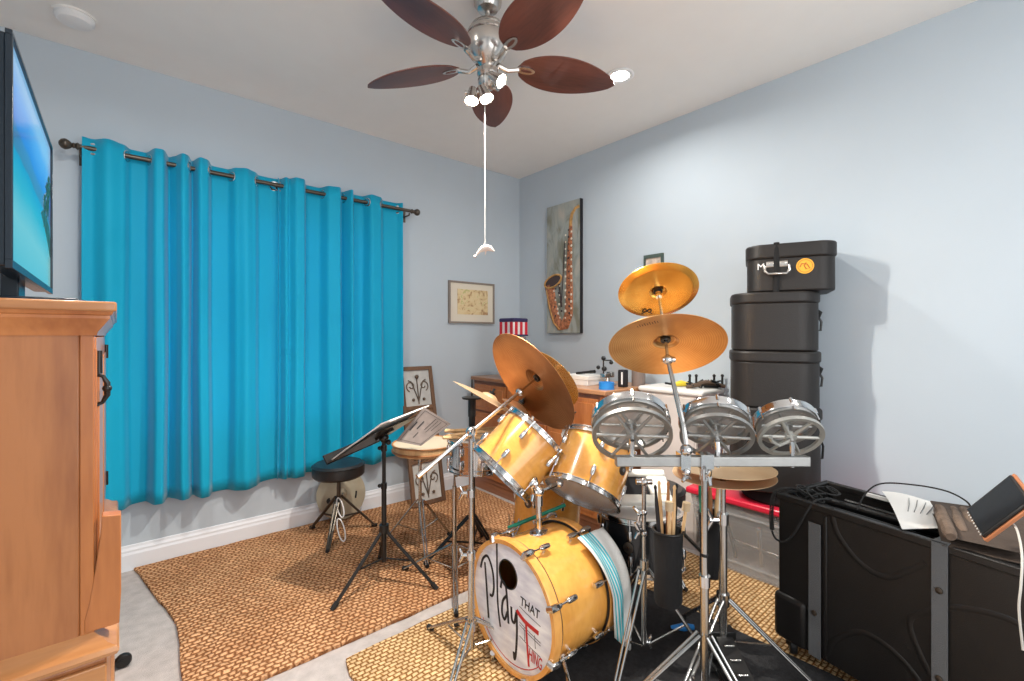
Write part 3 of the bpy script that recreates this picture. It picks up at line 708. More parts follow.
# white boxes & papers
p = cand(583, 3.25)
r = thing('gift_box', 'flat white box on the dresser under a black pen', 'box', p)
obj('base', MB().box((-.08, -.11, 0), (.08, .11, .040), T(*p)), M_WHITEB, r, bevel=.003)
obj('lid', MB().box((-.085, -.115, .036), (.085, .115, .066), T(*p)), M_PAPER, r, bevel=.003)
q = p+Vector((0, 0, .069))
r = thing('marker_pen', 'black marker pen propped on the flat white box', 'pen', q)
obj('barrel', MB().cyl(q+Vector((-.01, .05, .004)), q+Vector((-.02, -.09, .022)), .009), M_BLACK, r)
obj('cap', MB().cyl(q+Vector((-.019, -.08, .021)), q+Vector((-.024, -.125, .027)), .011), M_BLACKS, r)
p = cand(578, 3.32)+Vector((-.19, .02, 0))
tag(obj('cardboard_box', MB().box((-.05, -.07, 0), (.05, .07, .09), T(*p)), mat('card_tan', (.66, .45, .22), .8), smooth=0, bevel=.002), 'small tan cardboard box on the dresser by the gold cymbal', 'box')
# little silver gadget (desk fan / vise like clutter)
p = cand(607, 3.14)
r = thing('hobby_vise', 'small silver and black hobby vise on the dresser behind the blue tape', 'vise', p)
gm = T(*p)
obj('base', MB().lathe([(.06, 0), (.062, .01), (.04, .022), (.02, .03), (.018, .055)], gm), M_CHROME2, r)
obj('jaw', MB().box((-.05, -.022, .055), (.012, .022, .085), gm).box((.02, -.022, .055), (.055, .022, .092), gm), M_CHROME2, r, bevel=.004)
obj('arm', MB().tube([gm @ Vector((0, .03, .08)), gm @ Vector((0, .03, .17)), gm @ Vector((-.02, -.05, .175))], .005).ball((0, .03, .185), .016, gm).ball((-.02, -.05, .16), .014, gm).ball((0, .075, .12), .014, gm).ball((-.03, 0, .115), .018, gm), M_BLACKS, r)
# speaker with striped bag on top
p = cand(513.5, 3.62)
r = thing('bookshelf_speaker', 'grey box speaker on the dresser behind the large tilted cymbal', 'speaker', p)
obj('cabinet', MB().box((-.07, -.075, 0), (.07, .075, .335), T(*p)), mat('grey_cabinet', (.22, .22, .23), .6), r, bevel=.008)
obj('driver', MB().lathe([(.055, 0), (.05, .006), (.02, -.0), (.0001, .004)], frame(p+Vector((-.07, 0, .10)), (-1, 0, 0))), M_BLACK, r)
q = p+Vector((0, 0, .337)); fm = frame(q, (0, 0, 1), (math.cos(.1), math.sin(.1), 0))
r = thing('striped_bag', 'red and white striped pouch with navy trim in the room corner', 'bag', q)
hw = .078
obj('body', MB().box((-hw, -hw, 0), (hw, hw, .125), fm), M_FLAGW, r, bevel=.014)
sb = MB()
for k in range(3):
    a0 = -hw+.012+k*.056
    sb.box((-hw-.0025, a0, .006), (-hw+.004, a0+.028, .108), fm); sb.box((a0, -hw-.0025, .006), (a0+.028, -hw+.004, .108), fm)
obj('stripe', sb, M_FLAGR, r, smooth=0)
obj('lid', MB().box((-hw-.004, -hw-.004, .106), (hw+.004, hw+.004, .138), fm), M_NAVY, r, bevel=.01)
obj('base_trim', MB().box((-hw-.003, -hw-.004, 0), (hw+.004, hw+.004, .012), fm), M_NAVY, r, bevel=.004)

# pale cabinet beside the dresser
cx0, cx1, cy0, cy1, ch = 2.585, 2.862, 1.345, 1.745, .945
r = thing('pale_cabinet', 'small pale cabinet with rounded white top between dresser and case stack', 'cabinet', ((cx0+cx1)/2, (cy0+cy1)/2, 0))
obj('body', MB().box((cx0+.01, cy0+.02, 0), (cx1, cy1, ch-.035)), M_CREAM, r, bevel=.003)
obj('side_panel', MB().box((cx0+.012, cy0+.012, .05), (cx1-.05, cy0+.022, ch-.04)), M_GREYP, r, bevel=.002)
obj('door', MB().box((cx0+.004, cy0+.03, .05), (cx0+.014, cy1-.01, ch-.05)), M_CREAM, r, bevel=.003)
obj('top', MB().box((cx0-.01, cy0-.03, ch-.035), (cx1, cy1+.01, ch)), M_CREAMT, r, bevel=.015, seg=4)
def oncab(px, t): q_ = P(px, 336, t); return Vector((q_.x, q_.y, ch))
p = oncab(684, 2.93)
r = thing('yellow_tool', 'yellow handled tool lying on the pale cabinet', 'tool', p)
obj('handle', MB().tube([p-rgt*.075+Vector((0, 0, .014)), p-rgt*.02+Vector((0, 0, .022)), p+rgt*.05+Vector((0, 0, .012))], [.010, .020, .010], 10), M_YELLOW, r)
obj('tip', MB().cyl(p-rgt*.12+Vector((0, 0, .024)), p-rgt*.07+Vector((0, 0, .016)), .007), M_BLACKS, r)
p = oncab(706, 2.84)
r = thing('drum_hardware', 'pile of black and brown metal drum fittings on the pale cabinet', 'drum fittings', p, None)
hb = MB(); rr = random.Random(5)
for i in range(16):
    a = p+rgt*rr.uniform(-.09, .09)+fwd*rr.uniform(-.03, .03)+Vector((0, 0, rr.uniform(.012, .045)))
    d = Vector((rr.uniform(-1, 1), rr.uniform(-1, 1), rr.uniform(-.2, .5))).normalized()*rr.uniform(.02, .045)
    hb.cyl(a-d, a+d, rr.uniform(.004, .008), n=8)
for u_ in (-.10, -.06, .05, .10): hb.cyl(p+rgt*u_+Vector((0, 0, .01)), p+rgt*u_+Vector((0, 0, .075)), .007, n=8); hb.ball(tuple(p+rgt*u_+Vector((0, 0, .078))), .010)
obj('fitting', hb, M_BLACKS, r)
obj('bracket', MB().tube([p-rgt*.12+Vector((0, 0, .008)), p+Vector((0, 0, .035)), p+rgt*.115+Vector((0, 0, .012))], [.012, .018, .012], 8), mat('bronze_brown', (.16, .11, .08), .5, .5), r)

# ------------------------------------------------------------------ drum cases stacked on the tote
SC = Vector((2.630, .962, 0))
def rrect(hx, hy, rad, n=8):
    pts = []
    for cx_, cy_, a0 in ((hx-rad, hy-rad, 0), (-hx+rad, hy-rad, PI/2), (-hx+rad, -hy+rad, PI), (hx-rad, -hy+rad, 1.5*PI)):
        for i in range(n+1):
            a = a0+PI/2*i/n; pts.append((cx_+rad*math.cos(a), cy_+rad*math.sin(a)))
    return pts
def case(label, z0, z1, hx, hy, rad, rot, m, off=(0, 0), lid=.06, top=False):
    c = SC+Vector((off[0], off[1], z0)); M = T(*c) @ Matrix.Rotation(rot, 4, 'Z'); h = z1-z0
    r = thing('drum_case', label, 'drum case', c, 'stack of drum cases')
    obj('body', MB().prism(rrect(hx, hy, rad), 0, h-lid+.004, M), m, r, bevel=.008)
    obj('lid', MB().prism(rrect(hx+.007, hy+.007, rad+.007), h-lid, h, M), m, r, bevel=.010, seg=3)
    return r, M, h
STK = [(.493, .909), (.911, 1.191), (1.193, 1.485), (1.487, 1.724)]
ROT = -1.12
tag(obj('cymbal_bag', MB().lathe([(.0001, .421), (.18, .421), (.19, .435), (.19, .478), (.18, .491), (.0001, .491)], T(2.66, .93, 0), 40), M_CLOTHB), 'flat round black bag between the tote lid and the case stack', 'bag')
for i, ((z0, z1), lb, hx) in enumerate(zip(STK, ('large black drum case at the bottom of the stack on the tote', 'black drum case second from the bottom of the stack', 'plain black drum case directly under the one with the orange sticker', 'black fibre drum case with orange round sticker on top of the stack'), (.200, .196, .192, .192))):
    if i < 3:
        r, M, h = case(lb, z0, z1, hx, hx-.004, .105, ROT, M_CASE2, (0, 0), .055)
        # side buckle with strap on the visible right corner
        q = M @ Vector((hx*.72, -hx+.03, h*.55))
        bm_ = frame(SC+Vector((0, 0, z0+h*.5)), Vector((cY*.8-sY*.15, -sY*.8-cY*.15, 0)))
        dirn = Vector((cY*.95-sY*.3, -sY*.95-cY*.3, 0)).normalized()
        edge = SC+dirn*(hx+.004)+Vector((0, 0, z0))
        sd = Vector((-dirn.y, dirn.x, 0))
        bk = MB()
        bk.tube([edge+dirn*.012+Vector((0, 0, h*.62)), edge+dirn*.03+Vector((0, 0, h*.5)), edge+dirn*.026+Vector((0, 0, h*.35)), edge+dirn*.008+Vector((0, 0, h*.34)), edge+dirn*.006+Vector((0, 0, h*.5))], .006, 6)
        bk.tube([edge+Vector((0, 0, h*.72)), edge+dirn*.02+Vector((0, 0, h*.66)), edge+dirn*.012+Vector((0, 0, h*.55))], [.012, .016, .010], 8)
        obj('buckle', bk, M_BLACKS, r)
        obj('strap', MB().tube([edge+dirn*.002+Vector((0, 0, .01)), edge+dirn*.006+Vector((0, 0, h-.01))], .014, 8, flat=dirn), M_CLOTHB, r)
    else:
        off = Vector((.03*cY, -.03*sY, 0))
        r, M, h = case(lb, z0, z1, .190, .172, .072, -1.18, M_CASE2, (.030, -.066), .073)
        cc = SC+Vector((.030, -.066, 0))
        fn = Vector((-sY, -cY, 0)); 
        # the flat side that faces the room
        Mi = M.copy(); ln = None
        lx = M.to_3x3() @ Vector((-1, 0, 0)); ly = M.to_3x3() @ Vector((0, -1, 0))
        face = max((lx, ly, -lx, -ly), key=lambda v: v.dot(fn)); tang = Vector((0, 0, 1)).cross(face)
        if tang.dot(rgt) < 0: tang = -tang
        hh = .172 if abs(face.dot(ly)) > .5 else .190
        F = lambda u_, z_, k=0: cc+face*(hh+k)+tang*u_+Vector((0, 0, z_))
        obj('strap', MB().tube([F(-.06, z1+.002, -.12), F(-.06, z1+.004, .004), F(-.06, z0+.07, .010), F(-.062, z0-.01, .014), F(-.066, z0-.045, .012)], .013, 8, flat=face), M_CLOTHB, r)
        obj('handle', MB().tube([F(-.11, z0+.125, .004), F(-.11, z0+.10, .02), F(-.095, z0+.085, .026), F(-.02, z0+.085, .026), F(-.005, z0+.10, .02), F(-.005, z0+.125, .004)], .007, 8), M_NICKEL, r)
        obj('handle_plate', MB().tube([F(-.105, z0+.135, .004), F(-.012, z0+.135, .004)], .014, 8, flat=face), M_NICKEL, r)
        stm = frame(F(.060, z0+.118, .001), face)
        st = obj('sticker', MB().lathe([(.037, 0), (.037, .0012), (.0001, .0012)], stm, 32), M_ORANGE, r)
        obj('sticker_print', MB().tube([stm @ Vector(v) for v in ((-.004, .022, .002), (.012, .014, .002), (.008, -.008, .002), (-.012, -.02, .002), (-.014, -.004, .002), (.002, .004, .002), (.016, -.004, .002))], .0022, 6).torus(.030, .0012, stm @ T(0, 0, .0015), 32, 6), mat('sticker_red', (.45, .10, .02), .5), st)
        tm = Matrix.Identity(4)
        for i_ in range(3): tm[i_][0] = tang[i_]; tm[i_][1] = (0, 0, 1)[i_]; tm[i_][2] = face[i_]; tm[i_][3] = F(-.128, z0+.125, .002)[i_]
        obj('lettering', text_mb('M', .045, tm), M_WHITEB, r, smooth=0)

# storage tote with red lid
r = thing('storage_tote', 'clear plastic storage tote with red lid under the drum case stack', 'storage box', (2.64, .93, .012))
def hull(x0, y0, x1, y1, z0, X0, Y0, X1, Y1, z1):
    return [(x0,y0,z0),(x1,y0,z0),(x1,y1,z0),(x0,y1,z0),(X0,Y0,z1),(X1,Y0,z1),(X1,Y1,z1),(X0,Y1,z1)]
hf = [(0,3,2,1),(0,1,5,4),(1,2,6,5),(2,3,7,6),(3,0,4,7)]
tb = MB().add(hull(2.50, .60, 2.84, 1.27, .014, 2.455, .55, 2.855, 1.325, .385), hf)
to = obj('tub', tb, M_TOTE, r, smooth=0, fixn=False)
so = to.modifiers.new('thickness', 'SOLIDIFY'); so.thickness = .003
rb = MB()
for z_ in (.07, .33): rb.tube([(2.489-(z_-.05)*.11, .60-(z_*.13), z_), (2.489-(z_-.05)*.11, 1.27+z_*.14, z_)], .007, 8)
pieces('rib', rb, M_TOTE, r)
obj('lid', MB().prism([(2.435, .53), (2.865, .53), (2.865, 1.345), (2.435, 1.345)], .385, .420), M_REDP, r, bevel=.010)
# hardware seen through the plastic
rr = random.Random(11)
RODS = ['upright silver stand rod near the middle of the clear tote', 'black stand rod leaning left inside the clear tote', 'long silver rod lying level in the clear tote', 'short dull metal rod leaning right inside the clear tote', 'silver rod near the far left end of the clear tote', 'dull metal rod nearest the red lid in the clear tote']
for i, (ya, za, yb, zb, rd, m_) in enumerate([(.98, .07, 1.00, .25, .011, M_CHROME2), (1.12, .06, 1.18, .26, .010, M_BLACKS), (.80, .13, 1.16, .14, .007, M_CHROME2), (.86, .08, .76, .24, .010, M_ALUW), (1.22, .05, 1.20, .22, .010, M_CHROME2), (.74, .28, 1.10, .31, .009, M_ALUW)]):
    p0 = Vector((2.545+.02*(i % 3), ya, za)); p1 = Vector((2.56+.02*(i % 3), yb, zb))
    tag(obj('stand_rod', MB().cyl(p0, p1, rd).ball(tuple(p1), rd*1.5), m_), RODS[i], 'rod', 'metal rods in the clear tote')

# ------------------------------------------------------------------ generic drum parts
def hoop_prof(R, h=.022): return [(R-.004, 0), (R+.007, 0), (R+.007, .003), (R+.002, .005), (R+.002, h-.006), (R+.009, h-.004), (R+.009, h), (R-.003, h)]
def drum(name, label, cat, c, n, R, depth, shell, hoopm, lugs=6, bottom=M_HEADCLR, top=M_HEADW, badge=None, xh=None, group=None, rotl=0, base=None):
    """c = centre of the bottom head, n = axis towards the top head"""
    M = frame(c, n, xh)
    r = thing(name, label, cat, base if base else (c[0], c[1], max(.0, min(c[2], c[2]+n[2]*depth))), group)
    obj('shell', MB().lathe([(R, .006), (R, depth-.006), (R-.006, depth-.006), (R-.006, .006)], None, 56, closed=True), shell, r, M=M)
    obj('bottom_hoop', MB().lathe([(a, -b_) for a, b_ in hoop_prof(R+.004)], M @ T(0, 0, .008), 56, closed=True), hoopm, r)
    obj('top_hoop', MB().lathe(hoop_prof(R+.004), M @ T(0, 0, depth-.008), 56, closed=True), hoopm, r)
    obj('bottom_head', MB().lathe([(R+.004, .003), (R+.002, -.001), (.0001, -.001)], M, 56), bottom, r)
    obj('top_head', MB().lathe([(R+.004, depth-.003), (R+.002, depth+.001), (.0001, depth+.001)], M, 56), top, r)
    for i in range(lugs):
        a = 2*PI*(i+.5)/lugs+rotl; rm = M @ Matrix.Rotation(a, 4, 'Z')
        for zc, zr in ((depth*.26, -.008), (depth*.74, depth+.008)):
            lg = MB().lathe([(.0001, -.022), (.008, -.020), (.010, -.010), (.010, .010), (.008, .020), (.0001, .022)], rm @ T(R+.010, 0, zc), 12)
            lg.cyl(rm @ Vector((R, 0, zc)), rm @ Vector((R+.010, 0, zc)), .006, n=8)
            lg.cyl(rm @ Vector((R+.012, 0, zc)), rm @ Vector((R+.012, 0, zr)), .0028, n=6)
            lg.cyl(rm @ Vector((R+.012, 0, zr-.007)), rm @ Vector((R+.012, 0, zr+.007)), .006, n=8)
            obj('lug', lg, M_CHROME, r)
    if badge is not None:
        ba = badge[0]
        if not isinstance(ba, float): ba = math.atan2(Vector(ba).dot(M.to_3x3() @ Vector((0, 1, 0))), Vector(ba).dot(M.to_3x3() @ Vector((1, 0, 0))))
        rm = M @ Matrix.Rotation(ba, 4, 'Z')
        bm2 = frame(rm @ Vector((R, 0, depth*badge[1])), rm.to_3x3() @ Vector((1, 0, 0)))
        bd = obj('badge', MB().lathe([(.021, 0), (.021, .003), (.017, .004), (.0001, .004)], bm2, 24), M_BRONZE, r)
        obj('vent', MB().lathe([(.006, .004), (.006, .006), (.003, .006), (.003, .004)], bm2, 14, closed=True), M_CHROME, bd)
    return r, M

def wing_nut(b, p, ax, s=1):
    ax = Vector(ax).normalized(); M = frame(p, ax)
    b.cyl(M @ Vector((0, 0, 0)), M @ Vector((0, 0, .018*s)), .006*s, n=8)
    b.tube([M @ Vector((.020*s, 0, .022*s)), M @ Vector((0, 0, .012*s)), M @ Vector((-.020*s, 0, .022*s))], [.004*s, .006*s, .004*s], 8)

def stand_legs(r, c, zhub, zbot, rad, a0, m, fr=.007, foot=FL, double=True, lift=None):
    """three folding legs: outer leg from hub to foot, brace from the lower collar"""
    for k in range(3):
        a = a0+2*PI*k/3; d = Vector((math.cos(a), math.sin(a), 0)); s_ = Vector((-d.y, d.x, 0))
        hub = Vector((c[0], c[1], zhub))+d*.018; ft = Vector((c[0], c[1], foot+.010))+d*rad
        lg = MB()
        if double:
            for sg in (-1, 1): lg.tube([hub+s_*.011*sg, ft+s_*.006*sg], fr*.8, 8, flat=d.cross(s_) if False else None)
        else: lg.tube([hub, ft], fr, 8)
        o = obj('leg', lg, m, r)
        obj('rubber_foot', MB().tube([ft+d*-.02+Vector((0, 0, .004)), ft+d*.012-Vector((0, 0, .000))], [.009, .0105], 10), M_RUBBER, o)
        mid = hub.lerp(ft, .55)
        br = MB()
        br.tube([Vector((c[0], c[1], zbot))+d*.016, mid], fr*.7, 6)
        obj('brace', br, m, r)

# ------------------------------------------------------------------ bass drum
KC = W(-.013, 1.712, .262); KR = .226
KX0 = KC.x; KY = KC.y; KLEN = .335
kz = KC.z
kr = thing('bass_drum', 'golden maple bass drum with a white hand-lettered front head', 'bass drum', (KX0+KLEN/2, KY, FL))
KM = frame((KX0, KY, kz), (1, 0, 0), (0, 0, 1))       # local x = up, local y = -Y?, local z = +X
obj('shell', MB().lathe([(KR, .02), (KR, KLEN-.02), (KR-.008, KLEN-.02), (KR-.008, .02)], None, 72, closed=True), M_MAPLE, kr, M=KM)
obj('front_hoop', MB().lathe([(KR-.002, 0), (KR+.014, 0), (KR+.015, .006), (KR+.015, .034), (KR+.012, .038), (KR+.001, .038)], None, 72, closed=True), M_MAPLEH, kr, M=KM)
obj('rear_hoop', MB().lathe([(KR+.001, KLEN-.038), (KR+.012, KLEN-.038), (KR+.015, KLEN-.034), (KR+.015, KLEN-.006), (KR+.014, KLEN), (KR-.002, KLEN)], None, 72, closed=True), M_MAPLEH, kr, M=KM)
obj('hoop_inlay', MB().torus(KR+.006, .005, KM @ T(0, 0, .040), 72, 8).torus(KR+.006, .005, KM @ T(0, 0, KLEN-.040), 72, 8), M_BLACKS, kr)
# front head with its port hole
n = 72; hp = Vector((.105, -.0, 0))
KB = Matrix(((0, 0, 1, KX0+.012), (-1, 0, 0, KY), (0, 1, 0, kz), (0, 0, 0, 1)))   # u to the viewer's right (-Y), v up, w = +X (in)
port_c = (-.016, .112); port_r = .052
vs = []; fs = []
for i in range(n):
    a = 2*PI*i/n; vs.append((KR*math.cos(a), KR*math.sin(a), 0))
for i in range(n):
    a = 2*PI*i/n; vs.append((port_c[0]+port_r*math.cos(a), port_c[1]+port_r*math.sin(a), 0))
for i in range(n):
    j = (i+1) % n; fs.append((i, j, n+j, n+i))
hd = obj('front_head', MB().add(vs, fs), M_KHEAD, kr, M=KB, smooth=0)
so = hd.modifiers.new('thickness', 'SOLIDIFY'); so.thickness = .0015
obj('rear_head', MB().lathe([(KR, KLEN-.01), (.0001, KLEN-.01)], KM, 56), mat('dark_batter', (.05, .06, .06), .6), kr)
obj('port_ring', MB().torus(port_r, .003, KB @ T(port_c[0], port_c[1], -.001), 40, 8), M_BLACKS, kr)
def stroke(b, pts, r_, w_=-.002):
    # smooth polyline through the points (Catmull-Rom) on the head plane
    q = [Vector((x_, y_, w_)) for x_, y_ in pts]; out = []; r_ = r_*1.3
    for i in range(len(q)-1):
        p0 = q[max(0, i-1)]; p1 = q[i]; p2 = q[i+1]; p3 = q[min(len(q)-1, i+2)]
        for j in range(6):
            t_ = j/6; out.append(.5*((2*p1)+(p2-p0)*t_+(2*p0-5*p1+4*p2-p3)*t_*t_+(3*p1-p0-3*p2+p3)*t_**3))
    out.append(q[-1]); nrm = KB.to_3x3() @ Vector((0, 0, 1))
    b.tube([KB @ p_ for p_ in out], r_, 6, flat=nrm)
ink = MB()
stroke(ink, [(-.158, .105), (-.150, .045), (-.140, -.045), (-.133, -.105)], .0045)          # P stem
stroke(ink, [(-.185, .075), (-.170, .115), (-.140, .135), (-.110, .095), (-.100, .035), (-.108, -.005), (-.125, -.010)], .0045)
stroke(ink, [(-.082, .215), (-.080, .10), (-.076, -.02), (-.060, -.105)], .004)               # l
stroke(ink, [(-.058, .045), (-.050, .075), (-.028, .06), (-.018, .0), (-.012, -.07)], .0045)   # a
stroke(ink, [(-.022, .03), (-.045, .0), (-.050, -.045), (-.035, -.065), (-.018, -.03)], .0045)
stroke(ink, [(.004, .0), (.008, -.045), (.022, -.05), (.032, -.01)], .0045)                    # y
stroke(ink, [(.034, .0), (.036, -.08), (.030, -.160), (.022, -.185), (.018, -.16)], .0045)
lab(obj('lettering', ink, M_INK, hd), 'large black handwritten word Play on the head')
ink = MB()
stroke(ink, [(.035, .000), (.080, -.020), (.150, -.028)], .0065)
stroke(ink, [(.085, -.02), (.092, -.10), (.100, -.170)], .004)
tm = KB @ Matrix.Rotation(-.10, 4, 'Z'); 
b = text_mb('HING', .055, KB @ T(.134, -.128, -.0025) @ Matrix.Rotation(-.12, 4, 'Z') @ Matrix.Diagonal((.50, 1.1, 1, 1)))
ink.v_base = None
k0 = len(ink.v); ink.add(b.v, b.f)
lab(obj('red_lettering', ink, M_RED, hd, smooth=0), 'red letters T and HING on the head')
ink = MB()
b = text_mb('THAT', .046, KB @ T(.105, .040, -.0025) @ Matrix.Rotation(-.10, 4, 'Z') @ Matrix.Diagonal((.85, 1, 1, 1))); ink.add(b.v, b.f)
for yy in (.012, -.045, -.055, -.095):
    stroke(ink, [(.05, yy+.01), (.09, yy), (.16, yy-.012)], .0010)
for xx in (.075, .13): stroke(ink, [(xx, -.045), (xx+.004, -.09)], .001)
lab(obj('small_lettering', ink, M_INK, hd, smooth=0), 'small black lettering on the head')
lab(obj('rim_stroke', MB().tube([KB @ Vector(((KR-.018)*math.cos(a_), (KR-.018)*math.sin(a_), -.002)) for a_ in [math.radians(d_) for d_ in range(215, 318, 6)]], .0018, 6, flat=(1, 0, 0)), M_RED, hd), 'thin red line round the lower rim')
# claws and tension rods
for i in range(8):
    a = 2*PI*(i+.5)/8; rm = KM @ Matrix.Rotation(a, 4, 'Z')
    for s_ in (0, 1):
        z0 = 0 if s_ == 0 else KLEN; sg = 1 if s_ == 0 else -1
        cl = MB().tube([rm @ Vector((KR+.004, 0, z0-.006*sg)), rm @ Vector((KR+.022, 0, z0-.004*sg)), rm @ Vector((KR+.024, 0, z0+.022*sg)), rm @ Vector((KR+.020, 0, z0+.040*sg))], [.011, .013, .012, .008], 8)
        obj('claw', cl, M_CHROME, kr)
        lg = MB().cyl(rm @ Vector((KR+.022, 0, z0+.03*sg)), rm @ Vector((KR+.022, 0, z0+.085*sg)), .0035, n=8)
        lg.lathe([(.0001, -.024), (.009, -.022), (.011, -.012), (.011, .012), (.009, .022), (.0001, .024)], rm @ T(KR+.020, 0, z0+.095*sg), 12)
        lg.cyl(rm @ Vector((KR-.002, 0, z0+.095*sg)), rm @ Vector((KR+.018, 0, z0+.095*sg)), .008, n=10)
        obj('lug', lg, M_CHROME, kr)
for sg in (-1, 1):
    p0 = Vector((KX0+.10, KY+sg*KR*.80, kz-KR*.60)); p1 = Vector((KX0+.00, KY+sg*(KR+.13), FL+.008))
    sp_ = obj('spur', MB().tube([p0, p1], .007), M_CHROME, kr)
    obj('rubber_foot', MB().tube([p1+(p0-p1).normalized()*.02, p1], .010), M_RUBBER, sp_)
    obj('spur_bracket', MB().ball(tuple(p0), .02), M_CHROME, kr)
# tom mount on top of the shell
tmx, tmy = KX0+.17, KY+.015
obj('mount_plate', MB().lathe([(.036, 0), (.034, .008), (.012, .012)], T(tmx, tmy, kz+KR-.002) @ Matrix.Diagonal((1.2, .8, 1, 1))), M_CHROME, kr)
tower = W(.005, 1.985, .0)
TJ = P(546, 462, 2.0)
tower_base = Vector((tmx, tmy, kz+KR))
post = MB().cyl(tower_base, (tmx, tmy, .60), .0115)
obj('tom_post', post, M_CHROME, kr)

# towel draped over the rear of the bass drum (right side)
def towel():
    r = thing('towel', 'white towel with teal stripes draped over the rear of the bass drum', 'towel', (KX0+KLEN-.05, KY-.15, .15))
    def sheet(u0, u1, lift):
        vs = []; nu = 16; nv = 26
        for j in range(nv+1):
            t_ = j/nv
            for i in range(nu+1):
                u = u0+(u1-u0)*i/nu
                th = .50+t_*1.20     # angle round the shell, from near the top to the side
                xx = KX0+KLEN-.095+.150*u*(1-.35*t_)+.060*t_
                rr_ = KR+.036+lift+.006*math.sin(u*13+t_*4)*(0.3+t_)
                if th < PI/2*.92: y_ = KY-rr_*math.sin(th); z_ = kz+rr_*math.cos(th)
                else:
                    k = (th-PI/2*.92); y_ = KY-rr_*math.sin(PI/2*.92)-.01*k; z_ = kz+rr_*math.cos(PI/2*.92)-rr_*k*1.9
                if t_ > .8: z_ -= (t_-.8)*.45*(1-abs(u-.75))
                vs.append((xx, y_, z_))
        fs = [(j*(nu+1)+i, j*(nu+1)+i+1, (j+1)*(nu+1)+i+1, (j+1)*(nu+1)+i) for j in range(nv) for i in range(nu)]
        return MB().add(vs, fs)
    o = obj('cloth', sheet(0, 1, 0), M_TOWEL, r, smooth=80, fixn=False)
    so = o.modifiers.new('thickness', 'SOLIDIFY'); so.thickness = .004; so.offset = 0
    for u in (.10, .20, .28, .36, .44):
        o2 = obj('stripe', sheet(u, u+.045, .0032), M_TEAL, r, smooth=80, fixn=False)
        so = o2.modifiers.new('thickness', 'SOLIDIFY'); so.thickness = .001
towel()
# green tube lying across
g0 = P(508, 528, 1.95); g1 = P(565, 505, 2.05)
tag(obj('green_stick', MB().cyl(g0, g1, .008), M_GREEN), 'green stick resting across the back of the bass drum', 'stick')

# ------------------------------------------------------------------ rack toms, floor tom, snare
c1 = W(-.045, 1.963, .686); n1 = Vector((.70, -.235, .675)).normalized()
drum('rack_tom', 'left maple rack tom tilted steeply beside the large cymbal', 'tom drum', c1, n1, .150, .215, M_MAPLE, M_CHROME, 6, badge=None, rotl=.35, group='maple rack toms')
c2 = W(.290, 1.93, .612); n2 = Vector((.62, .10, .78)).normalized()
drum('rack_tom', 'right maple rack tom with round badge and clear lower head facing forward', 'tom drum', c2, n2, .157, .215, M_MAPLE, M_CHROME, 6, badge=(-fwd*.75+rgt*.62, .58), rotl=.1, group='maple rack toms')
ft_c = P(545, 500, 2.42); ft_c.z = .20
r, M = drum('floor_tom', 'maple floor tom with a round badge behind the bass drum', 'tom drum', ft_c, Vector((.05, -.05, 1)), .172, .33, M_MAPLE, M_CHROME, 8, badge=(-fwd*.75-rgt*.62, .70), base=(ft_c.x, ft_c.y, .016))
for k in range(3):
    a = k*2*PI/3+.4; p = ft_c+Vector((math.cos(a), math.sin(a), 0))*.187
    o = obj('leg', MB().cyl(p+Vector((0, 0, .14)), Vector((p.x, p.y, .03)), .005), M_CHROME, r)
    obj('rubber_foot', MB().cyl(Vector((p.x, p.y, .034)), Vector((p.x, p.y, .014)), .010), M_RUBBER, o)
# double tom mount between the toms
tm = thing('tom_holder', 'chrome double tom holder between the two rack toms', 'tom holder', (tmx, tmy, .60))
tb_ = P(537, 470, 1.92)
mb_ = MB().cyl((tmx, tmy, .595), (tmx, tmy, .66), .016)
obj('hub', mb_, M_CHROME, tm)
hubp = Vector((tmx, tmy, .65))
a1 = c1+n1*.10; a2 = c2+n2*.10
e1 = a1+(hubp-a1).normalized()*.160; e2 = a2+(hubp-a2).normalized()*.165
obj('arm', MB().tube([hubp, e1], .009), M_CHROME, tm); obj('arm', MB().tube([hubp, e2], .009), M_CHROME, tm)
wn = MB().ball(tuple(hubp), .022); wing_nut(wn, hubp+Vector((-.015, 0, 0)), (-1, -.3, 0), 1.4); wn.ball(tuple(e1), .02); wing_nut(wn, e1, (-.4, -1, .2), 1.3)
wn.ball(tuple(e2), .018)
pieces('wing_nut', wn, M_CHROME, tm)

sn_c = W(.56, 2.02, .292)
r, M = drum('snare_drum', 'black snare drum behind the bass drum with chrome lower rim', 'snare drum', sn_c, Vector((.06, .06, 1)).normalized(), .172, .20, mat('black_shell', (.012, .013, .015), .25, coat=.5), M_CHROME, 8, badge=(-fwd*.85-rgt*.5, .5))
# white framed gadget on the snare
Ms = frame(P(641, 508, 1.95), (-.25, -.15, 1), rgt)
Ms.translation = (M @ Vector((0, 0, .225+.018)))
Ms.translation = Ms.translation+Vector((0, 0, .055))
sm_ = frame(Ms.translation, Vector((0, 0, .80))-fwd*.60+rgt*.02, rgt)
r = thing('practice_pad', 'white rectangular device with a dark window on top of the black snare', 'practice pad', Ms.translation)
o_ = rrect(.135, .085, .02, 4)
obj('frame', MB().box((-.125, -.085, 0), (.125, -.045, .035), sm_).box((-.125, .05, 0), (.125, .085, .035), sm_).box((-.125, -.045, 0), (-.075, .05, .035), sm_).box((.035, -.045, 0), (.125, .05, .035), sm_), M_WHITE, r, bevel=.008)
obj('window', MB().box((-.08, -.05, .004), (.04, .055, .022), sm_), M_INK, r)
obj('rest', MB().box((-.11, -.02, -.05), (.11, .07, -.002), sm_), M_WHITE, r, bevel=.006)

